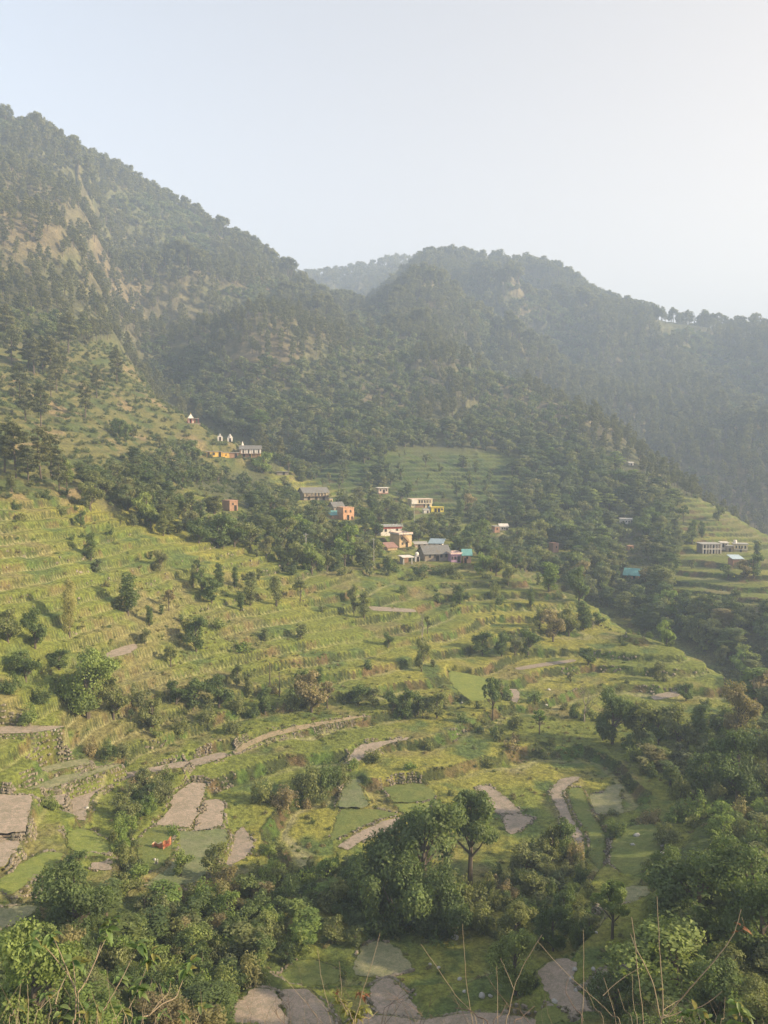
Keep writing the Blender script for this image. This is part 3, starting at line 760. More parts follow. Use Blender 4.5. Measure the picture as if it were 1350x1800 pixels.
t, W, H, D = house('long_two', 'house', 'long two-storey cream house with white block on its left end, above the yellow house', 'house', 'cream', 'flat', 'pink', wins=tuple((fx, .72, .6, 1.0) for fx in (-.1, .02, .14, .26, .4)), doors=((-.08, .8, 1.4), (.12, .8, 1.4), (.33, .8, 1.4)))
link('end_block', boxes_mesh('end_block', [(-W*.36, -D/2-.35, H*.72, W*.27, .8, H*.56)], MW['white']), t)
link('lower_wall', boxes_mesh('lower_wall', [(-W*.1, -D/2-.06, H*.2, W*.4, .1, H*.4)], MW['brown']), t)
link('balcony', boxes_mesh('balcony', [(W*.14, -D/2-.4, H*.45, W*.7, .8, .12)], MW['white']), t)
for k in range(6): link('post', boxes_mesh('post', [((-.2+k*.14)*W, -D/2-.7, H*.72, .12, .12, H*.5)], MW['white']), t)
t, W, H, D = house('yellow_low', 'house', 'low bright yellow house with brown doors below the long cream house', 'house', 'gold', 'flat', 'gold', over=.25, doors=((-.15, .9, 1.4), (.12, .9, 1.4)), wins=((.36, .55, .6, .6),))
link('water_tank', boxes_mesh('water_tank', [(-W*.6, 0, H*.6, .9, 1.4, H*1.2)], MW['blue']), t)
house('white_annex', 'hut', 'tiny white hut at the lower left corner of the bright yellow house', 'hut', 'white', 'shed', 'concrete', rise=.3, over=.15, doors=((.2, .6, .9),))
t, W, H, D = house('big_white', 'house', 'large white house with red band under a flat roof edged with posts', 'house', 'white', 'flat', 'concrete', over=.45, wins=((-.27, .62, .65, .8), (.28, .62, .65, .8)), band='red', doors=((.44, .7, 1.4),))
for k in range(9): link('roof_post', boxes_mesh('roof_post', [((-.52+k*.13)*W, -D/2-.35, H+.55, .12, .12, .8)], MW['concrete']), t)
link('railing', boxes_mesh('railing', [(0, -D/2-.35, H+.85, W+.8, .06, .06), (0, -D/2-.35, H+.55, W+.8, .04, .04)], MW['paleblue']), t)
link('side_porch', boxes_mesh('side_porch', [(W*.55, 0, H*.25, W*.14, D*.5, H*.5)], MW['white']), t)
t, W, H, D = house('tan', 'house', 'tan cube-shaped house with stair slanting across its front wall', 'house', 'tan', 'flat', 'concrete', over=.3, parapet='pink', wins=((-.3, .72, .5, .6), (-.25, .3, .5, .6)), doors=((.1, .7, 1.5),))
st = []
ns = 11
for k in range(ns): st.append((-.32*W+k*(.55*W/ns), -D/2-.45, H*.95-k*(H*.62/ns), .55*W/ns+.02, .8, .18))
link('staircase', boxes_mesh('staircase', st, MW['brown']), t)
link('stair_rail', boxes_mesh('stair_rail', [(s[0], s[1]-.38, s[2]+.5, .06, .06, .9) for s in st], MW['wood']), t)
house('pink_roof', 'shed', 'low shed with faded red sheet roof left of the tan house', 'shed', 'tan', 'shed', 'rust', rise=1.2)
house('low_shed', 'shed', 'long low concrete shed between the tan house and the grey-roofed shed', 'shed', 'pink', 'shed', 'concrete', rise=.5, doors=((-.2, .7, 1.0), (.25, .7, 1.0)))
t, W, H, D = house('blue_shed', 'shed', 'open-ended shed with blue-grey sheet roof above the long stone house', 'shed', 'white', 'shed', 'blue', rise=1.0, over=.5, doors=((.36, .9, 1.4),), wins=((-.1, .6, .6, .6),))
t, W, H, D = house('long_stone', 'house', 'long stone house with broad grey slate roof in the lower village', 'house', 'stone', 'gable', 'slate', rise=2.0, over=.5, wins=((-.3, .65, .6, .8), (-.1, .65, .6, .8), (.15, .65, .6, .8), (.35, .65, .6, .8)), doors=((0, .9, 1.6),))
c, W, H, D, yaw, mp, *_ = HINFO['open_shed']
t = thing('shed', 'open shed with flat pale slab roof on posts, lowest left of the village', 'shed', c, yaw)
link('roof', boxes_mesh('roof', [(0, 0, H+.1, W+1, D+.8, .22)], MW['white']), t)
link('back_wall', boxes_mesh('back_wall', [(0, D/2-.1, H/2-.3, W, .2, H+.6)], MW['brown']), t)
for sx in (-.47, .47): link('post', boxes_mesh('post', [(sx*W, -D/2+.2, H/2-.5, .35, .35, H+1)], MW['concrete']), t)
link('side_wall', boxes_mesh('side_wall', [(-W*.47, .2, H/2-.4, .18, D*.7, H+.8)], MW['concrete']), t)
c, W, H, D, yaw, mp, *_ = HINFO['tank_house']
t = thing('water_tank', 'white domed water tank on a small white block beside the open shed', 'water tank', c, yaw)
link('wall', boxes_mesh('wall', [(0, 0, H/2-.5, W, D, H+1)], MW['white']), t)
link('tank', cone_mesh(.65, .6, 1.0, 12, MW['white'], H+.01, 0, 'tank'), t); link('lid', cone_mesh(.6, .15, .35, 12, MW['white'], H+1.02, 0, 'lid'), t)
opening(t, 'door', .15, .7, .7, 1.3, D, MW['wood'], MW['dark'])
t, W, H, D = house('purple', 'house', 'mauve flat-roofed house touching the orange house with teal roof', 'house', 'purple', 'flat', 'purple', over=.3, parapet='pink', wins=((-.1, .55, .6, .8), (-.38, .55, .4, .8)), doors=((.25, .8, 1.6),))
house('orange_teal', 'house', 'orange house with bright teal gable roof at the right end of the lower village', 'house', 'orange', 'gable', 'teal', rise=1.4, over=.4, wins=((.0, .68, .5, .6),), doors=((-.2, .7, 1.5),))
house('brick_side', 'house', 'brick end wall of a house just right of the big round tree', 'house', 'brick', 'flat', 'concrete', over=.1, wins=((0, .6, .5, .6),))
t, W, H, D = house('white_mid', 'house', 'white house with pale roof beside the brick wall, right of the big round tree', 'house', 'white', 'shed', 'white', rise=.8, wins=((-.2, .5, .5, .5), (.1, .5, .5, .5)), doors=((.36, .6, 1.0),))
house('orange_bit', 'hut', 'tiny orange hut half hidden in trees right of the brick-walled house', 'hut', 'orange', 'gable', 'rust', rise=.7, over=.1, doors=((0, .6, .9),))
house('tall_stone', 'house', 'narrow tall brown stone house standing alone among trees right of the village', 'house', 'brick', 'flat', 'brick', over=.05, wins=((.1, .6, .4, .6),))
t, W, H, D = house('far_white', 'house', 'plain long white house alone on the wooded slope right of the village', 'house', 'white', 'flat', 'white', over=.1, wins=((-.25, .5, .5, .5), (.0, .5, .5, .5), (.22, .5, .5, .5)), doors=((.42, .7, 1.5),))
link('garden_wall', boxes_mesh('garden_wall', [(-W*1.0, 0, H*.45, .8, .3, H*.9), (-W*.78, 0, .3, W*.4, .25, .6)], MW['white']), t)
house('far_pink', 'hut', 'small pinkish brick hut below the plain long white house', 'hut', 'orange', 'flat', 'brick', over=.1, wins=((0, .55, .5, .5),))
house('teal_roofed', 'house', 'house with large teal sheet roof alone in the dark ravine forest', 'house', 'orange', 'gable', 'teal', rise=1.7, over=.7, doors=((.2, .8, 1.2),), wins=((-.2, .5, .5, .5),))
t, W, H, D = house('right_two', 'house', 'two-storey pale house with columned galleries at the left of the right hamlet', 'house', 'stone', 'flat', 'concrete', over=.45, doors=tuple((fx, .8, 1.6) for fx in (-.35, -.1, .15, .4)), wins=tuple((fx, .74, .7, 1.0) for fx in (-.35, -.12, .12, .36)))
link('balcony', boxes_mesh('balcony', [(0, -D/2-.5, H*.5, W, 1.0, .25)], MW['white']), t)
for k in range(7):
    link('post', boxes_mesh('post', [((-.48+k*.16)*W, -D/2-.85, H*.25, .22, .22, H*.48)], MW['white']), t)
    link('post', boxes_mesh('post', [((-.48+k*.16)*W, -D/2-.85, H*.77, .18, .18, H*.44)], MW['white']), t)
house('right_white', 'house', 'small white house behind the right end of the columned two-storey house', 'house', 'white', 'flat', 'white', over=.35, wins=((.2, .55, .6, .6),), doors=((-.2, .7, 1.3),))
house('right_grey', 'shed', 'grey shed joining the columned house and the cream house', 'shed', 'stone', 'flat', 'concrete', over=.15, doors=((0, .7, 1.3),))
t, W, H, D = house('right_cream', 'house', 'cream two-storey house at the right end of the right hamlet', 'house', 'cream', 'flat', 'concrete', over=.3, wins=tuple((fx, .62, .5, .9) for fx in (-.33, -.1, .08, .32)), doors=((.0, .7, 1.2),))
link('balcony', boxes_mesh('balcony', [(0, -D/2-.4, H*.3, W, .8, .15)], MW['concrete']), t)
link('roof_tank', cone_mesh(.7, .6, 1.2, 10, MW['white'], H+.2, 0, 'roof_tank'), t, (-W*.35, 0, 0))
house('pale_shed', 'shed', 'stone shed with pale blue sheet roof just below the right hamlet', 'shed', 'brick', 'shed', 'paleblue', rise=.9, over=.4, doors=((.1, .8, 1.3),))
house('right_ruin', 'stone_wall', 'ruined brown stone wall right of the pale blue roofed shed', 'wall', 'brick', 'none')
house('tiny_white', 'hut', 'tiny white hut high on the dry wooded spur', 'hut', 'white', 'shed', 'white', rise=.4, doors=((0, .6, .9),))

# electricity poles with a pair of wires across the village trees
poles = []
for k, (px_, py_, h_, lab) in enumerate([(538,1000,9.0,'thin electricity pole standing in the terraces left of the village trees'), (657,1000,8.5,'thin electricity pole below the big white house'), (728,925,8.0,'thin pale electricity pole between the yellow house and the big white house')]):
    p = hit(px_, py_)
    t = thing('utility_pole', lab, 'pole', p, 0, 'electricity poles round the village')
    link('pole', cone_mesh(.11, .07, h_+1, 8, MW['concrete'], -1, 0, 'pole'), t)
    link('crossarm', boxes_mesh('crossarm', [(0, 0, h_-.4, 1.3, .1, .1)], MW['concrete']), t)
    poles.append(p+Vector((0, 0, h_-.35)))
for dx, wl in ((-.6, 'near'), (.6, 'far')):
    vs, fs = [], []
    for a_, b_ in ((poles[0], poles[1]), (poles[1], poles[2])):
        for k in range(13):
            u = k/12; q = a_.lerp(b_, u)+Vector((dx, 0, -1.5*4*u*(1-u)))
            o = len(vs); r = .02
            vs += [q+Vector((0, 0, r)), q+Vector((0, r, -r)), q+Vector((0, -r, -r))]
            if k: fs += [(o-3+i, o-3+(i+1) % 3, o+(i+1) % 3, o+i) for i in range(3)]
    w = link('power_wire', py_mesh('power_wire', vs, fs, MW['dark']))
    tag(w, wl+'-side sagging power wire strung between the electricity poles', 'wire', 'power wires')

# ------------------------------------------------------------------ plant building
def leaf_mat(name, cols, rough=.6, trans=.38):
    m, n = new_mat(name)
    oi = N(n, 'ShaderNodeObjectInfo')
    cr = N(n, 'ShaderNodeValToRGB'); cr.color_ramp.interpolation = 'LINEAR'
    els = cr.color_ramp.elements
    while len(els) < len(cols): els.new(.5)
    for i, c in enumerate(cols): els[i].position = i/(len(cols)-1); els[i].color = (*c, 1)
    n.links.new(oi.outputs['Random'], cr.inputs[0])
    a = noise(n, .9, 3, .6); b = noise(n, 5, 2, .6)
    c = mixc(n, 1.0, cr.outputs[0], mixc(n, ramp(n, a, .35, .65), (1.2, 1.22, 1.12), (2.35, 2.25, 1.85)), 'MULTIPLY')
    c = mixc(n, 1.0, c, mixc(n, ramp(n, b, .3, .7), (.8, .8, .8), (1.2, 1.2, 1.2)), 'MULTIPLY')
    tcol = mixc(n, 1.0, c, (1.25, 1.35, .7), 'MULTIPLY')
    finish(n, c, rough, spec=.25, trans=trans, transcol=tcol)
    return m
LM = {
 'dark': leaf_mat('dark_leaves', [(.062, .088, .036), (.076, .104, .042), (.090, .118, .050)]),
 'olive': leaf_mat('olive_leaves', [(.110, .122, .052), (.130, .142, .062), (.118, .130, .070)]),
 'light': leaf_mat('light_leaves', [(.105, .150, .046), (.13, .170, .056), (.15, .172, .066)]),
 'pale': leaf_mat('pale_yellow_leaves', [(.21, .20, .09), (.18, .185, .085), (.23, .20, .10)]),
 'brown': leaf_mat('brownish_leaves', [(.17, .145, .085), (.19, .155, .10)]),
 'pine': leaf_mat('pine_needles', [(.070, .078, .040), (.100, .100, .050), (.082, .092, .052)]),
 'mixed': leaf_mat('mixed_leaves', [(.052, .074, .036), (.070, .094, .044), (.110, .124, .058), (.080, .100, .058), (.130, .130, .070), (.060, .088, .040)]),
 'scrub': leaf_mat('scrub_leaves', [(.085, .115, .042), (.115, .135, .052), (.14, .14, .066), (.16, .135, .078), (.10, .13, .048)]),
}
mat_bark, _n = new_mat('bark'); _a = noise(_n, 3, 4, .7, stretch=(1, 1, .3)); finish(_n, mixc(_n, _a, (.07, .055, .042), (.17, .14, .11)), .95, _a, .5, .05)
mat_palebark, _n = new_mat('pale_bark'); _a = noise(_n, 3, 4, .7); finish(_n, mixc(_n, _a, (.20, .17, .13), (.33, .29, .23)), .95, _a, .5, .05)

def leaves_geo(pos, nrm, size, r, fold=0):
    """vectorised sprigs: one bent rhombus each"""
    n = len(pos)
    nrm = nrm/np.maximum(np.linalg.norm(nrm, axis=1), 1e-6)[:, None]
    ref = r.normal(size=(n, 3)); t = np.cross(nrm, ref); t /= np.maximum(np.linalg.norm(t, axis=1), 1e-6)[:, None]
    b = np.cross(nrm, t)
    s = size[:, None]*.5
    v = np.stack([pos-t*s, pos-b*s*.62+nrm*s*.18, pos+t*s*1.1-nrm*s*.25, pos+b*s*.62+nrm*s*.18], 1)
    return v.reshape(-1, 3)
def quads_mesh(name, V, mats, extra=None):
    nq = len(V)//4
    me = bpy.data.meshes.new(name)
    if extra is not None: eV, eF = extra; EV = np.array(eV, float).reshape(-1, 3)
    else: EV = np.zeros((0, 3)); eF = []
    A = np.concatenate([V, EV]); F = np.arange(nq*4).reshape(-1, 4)
    if len(eF): F = np.concatenate([F, np.array(eF)+nq*4])
    me.vertices.add(len(A)); me.vertices.foreach_set('co', A.astype(np.float32).ravel())
    me.loops.add(F.size); me.loops.foreach_set('vertex_index', F.astype(np.int32).ravel())
    me.polygons.add(len(F)); me.polygons.foreach_set('loop_start', np.arange(0, F.size, 4, dtype=np.int32))
    for m in mats: me.materials.append(m)
    if len(eF):
        mi = np.zeros(len(F), np.int32); mi[nq:] = 1; me.polygons.foreach_set('material_index', mi)
    me.update(calc_edges=True)
    return me
def tube(path, radii, n=6):
    path = [Vector(p) for p in path]; vs, fs = [], []
    for i, p in enumerate(path):
        d = (path[min(i+1, len(path)-1)]-path[max(i-1, 0)]).normalized()
        u = d.orthogonal().normalized() if i == 0 else (u - d*u.dot(d)).normalized()
        w = d.cross(u)
        for k in range(n):
            a = 2*math.pi*k/n; vs.append(tuple(p+(u*math.cos(a)+w*math.sin(a))*radii[i]))
        if i:
            o = (i-1)*n; fs += [(o+k, o+(k+1) % n, o+n+(k+1) % n, o+n+k) for k in range(n)]
    return vs, fs
def merge(parts):
    V, F = [], []
    for v, f in parts:
        o = len(V); V += v; F += [tuple(i+o for i in q) for q in f]
    return V, F

def tree_shape(kind, seed, nleaf, leaf):
    """returns crown leaf vertices, (trunk verts, faces); unit: height 1, crown width about as the kind"""
    r = np.random.default_rng(seed)
    lobes = []; parts = []
    if kind == 'round':
        nl = 21
        for k in range(nl):
            a = k*2.4+r.uniform(-.5, .5); z = .20+.66*((k*.618) % 1); rad = .30*math.sin(math.pi*min(1, max(.12, (z-.1)/.95)))
            rad *= r.uniform(.75, 1.3)
            lobes.append((rad*math.cos(a), rad*math.sin(a), z+r.uniform(-.05, .05), r.uniform(.09, .17), r.uniform(.07, .13)))
        lobes.append((r.uniform(-.08, .08), r.uniform(-.08, .08), .86, .13, .12)); lobes.append((0, 0, .55, .22, .22))
        top = .8; trw = .030
    elif kind == 'tall':
        for k in range(10):
            z = .16+.078*k+r.uniform(-.02, .02); a = r.uniform(0, 6.3); rad = r.uniform(.02, .08)
            q = .62+.55*math.sin(math.pi*(k+1.5)/12)
            lobes.append((rad*math.cos(a), rad*math.sin(a), z, r.uniform(.085, .125)*q, r.uniform(.07, .10)))
        top = .9; trw = .022
    elif kind == 'open':
        for k in range(15):
            a = k*2.4+r.uniform(-.4, .4); z = r.uniform(.50, .92); rad = r.uniform(.08, .36)*(1.15-.6*(z-.5)/.45)
            lobes.append((rad*math.cos(a), rad*math.sin(a), z, r.uniform(.08, .13), r.uniform(.05, .09)))
        top = .75; trw = .026
    elif kind == 'shrub':
        for k in range(13):
            a = k*2.4+r.uniform(-.5, .5); rad = r.uniform(.10, .52); z = r.uniform(.18, .74)-rad*.3
            lobes.append((rad*math.cos(a), rad*math.sin(a), z, r.uniform(.12, .25), r.uniform(.12, .24)))
        lobes.append((0, 0, .5, .32, .42)); top = .5; trw = .03
    elif kind == 'pine':
        for k in range(15):
            z = .34+.64*(k/14)+r.uniform(-.02, .02); a = k*2.4+r.uniform(-.5, .5)
            wd = .15*math.sin(math.pi*min(.97, .22+.78*(z-.3)/.72))**.7
            lobes.append((wd*.75*math.cos(a), wd*.75*math.sin(a), z, r.uniform(.055, .085)*(.6+wd*4), r.uniform(.035, .06)))
        lobes.append((0, 0, .95, .045, .06)); top = .97; trw = .014
    elif kind == 'pinetop':      # old ridge pines: flat rounded crown on a bare stem
        for k in range(11):
            a = k*2.4; z = r.uniform(.58, .93); rad = .17*math.sin(math.pi*(z-.42)/.62)
            lobes.append((rad*math.cos(a), rad*math.sin(a), z, r.uniform(.07, .11), r.uniform(.07, .11)))
        lobes.append((0, 0, .88, .10, .11)); top = .88; trw = .016
    L = np.array(lobes); vol = L[:, 3]**2+L[:, 3]*L[:, 4]; pr = vol/vol.sum()
    idx = r.choice(len(L), nleaf, p=pr)
    d = r.normal(size=(nleaf, 3)); d[:, 2] += .25; d /= np.linalg.norm(d, axis=1)[:, None]
    # sprigs gather in tufts on each lobe
    tuft = r.normal(size=(len(L), 16, 3)); tuft /= np.linalg.norm(tuft, axis=2)[:, :, None]
    tk = tuft[idx, r.integers(0, 16, nleaf)]
    d = d*.62+tk*1.0; d /= np.linalg.norm(d, axis=1)[:, None]
    rr = r.uniform(.60, 1.22, nleaf)
    pos = L[idx, :3] + d*np.c_[L[idx, 3], L[idx, 3], L[idx, 4]]*rr[:, None]
    keep = pos[:, 2] > .03
    pos, d = pos[keep], d[keep]
    nr = d + r.normal(size=pos.shape)*.55 + np.array([0, 0, .35])
    V = leaves_geo(pos, nr, leaf*r.uniform(.6, 1.35, len(pos)), r)
    # trunk and limbs
    bend = r.uniform(-.03, .03, 2)
    tp = [(0, 0, -.06), (bend[0]*.3, bend[1]*.3, top*.3), (bend[0], bend[1], top*.65), (bend[0]*.6, bend[1]*.6, top)]
    if kind == 'shrub':
        for k in range(4):
            a = k*1.7; parts.append(tube([(0, 0, -.06), (.15*math.cos(a), .15*math.sin(a), .25), (.28*math.cos(a), .28*math.sin(a), .5)], [.02, .014, .006], 4))
    else:
        parts.append(tube(tp, [trw*1.25, trw, trw*.7, trw*.2], 6))
        sel = range(len(L)) if kind in ('open', 'round') else range(0, len(L), 3)
        for k in sel:
            x, y, z = L[k, :3]
            if math.hypot(x, y) < .02: continue
            z0 = max(.12, (z-.28) if kind in ('open', 'round', 'pinetop') else z-.04); u = z0/top
            b0 = (bend[0]*u, bend[1]*u, z0); w0 = trw*(.55 if kind == 'open' else .42)
            parts.append(tube([b0, ((b0[0]*.45+x*.55), (b0[1]*.45+y*.55), z0*.5+z*.5-.01), (x, y, z)], [w0, w0*.65, w0*.25], 4))
    return V, merge(parts)

KW = {'round': .92, 'tall': .36, 'open': .95, 'shrub': 1.35, 'pine': .38, 'pinetop': .52}    # natural width / height
PROTO = {}
def proto(kind, var, lod):
    key = (kind, var, lod)
    if key not in PROTO:
        nleaf, leaf = {'near': (9500, .034), 'mid': (2700, .058), 'far': (620, .105)}[lod]
        if kind in ('tall', 'pine'): leaf *= .62
        if kind == 'pinetop': leaf *= .7
        if kind == 'shrub': leaf *= 1.35; nleaf = int(nleaf*.8)
        if kind == 'open': nleaf = int(nleaf*.8); leaf *= .9
        V, (tv, tf) = tree_shape(kind, 1000*var+hash_k(kind), nleaf, leaf)
        PROTO[key] = (quads_mesh('crown', V, [LM['dark']]), py_mesh('trunk', tv, tf, mat_bark), (V, tv, tf))
    return PROTO[key]
def hash_k(s): return sum((i+1)*ord(c) for i, c in enumerate(s))
NVAR = {'near': 3, 'mid': 3, 'far': 3}
PNAME = {'round': ('broadleaf_tree', 'tree'), 'tall': ('broadleaf_tree', 'tree'), 'open': ('broadleaf_tree', 'tree'), 'shrub': ('shrub', 'shrub'), 'pine': ('pine_tree', 'pine'), 'pinetop': ('pine_tree', 'pine')}
def add_plant(kind, p, h, w, tone, label, group, lod=None, seed=None):
    d = math.hypot(p[0], p[1])
    if lod is None:
        hp = h*F_PX/d
        lod = 'near' if hp > 85 else ('mid' if hp > 26 else 'far')
    r = random.Random(seed if seed is not None else int(p[0]*131+p[1]*977))
    crown, trunk, _ = proto(kind, r.randrange(NVAR[lod]), lod)
    nm, cat = PNAME[kind]
    t = thing(nm, label, cat, p, r.uniform(0, 6.28), group)
    s = (w/KW[kind], w/KW[kind]*r.uniform(.9, 1.1), h)
    link('crown' if cat != 'shrub' else 'foliage', crown, t, scale=s, mat=LM[tone])
    link('trunk' if cat != 'shrub' else 'stem', trunk, t, scale=(s[0]*.8+s[2]*.2, s[1]*.8+s[2]*.2, s[2]))
    return t

HBOX = [(b[0]-b[2]/2-2, b[0]+b[2]/2+2, b[1]-b[3]*1.5-4, b[1]-1, dist) for (_, _, _, _, _, _, b, dist) in HINFO.values()]
HPOS = [(c.x, c.y, max(W, dep)/2+1.5) for (c, W, _, dep, _, _, _, _) in HINFO.values()]
def hides_house(px, py_base, py_top, halfw, d):
    for x0, x1, y0, y1, dist in HBOX:
        if d < dist+2 and px+halfw > x0 and px-halfw < x1 and py_top < y1-2 and py_base > y0: return True
    return False
field_polys = [o for _, o, *_ in field_data]
FB = [(o[:, 0].min(), o[:, 0].max(), o[:, 1].min(), o[:, 1].max(), o) for o in field_polys]
def on_field(x, y, pad=.0):
    for x0, x1, y0, y1, o in FB:
        if x0 < x < x1 and y0 < y < y1 and in_poly(np.array([x]), np.array([y]), o)[0]: return True
    return False

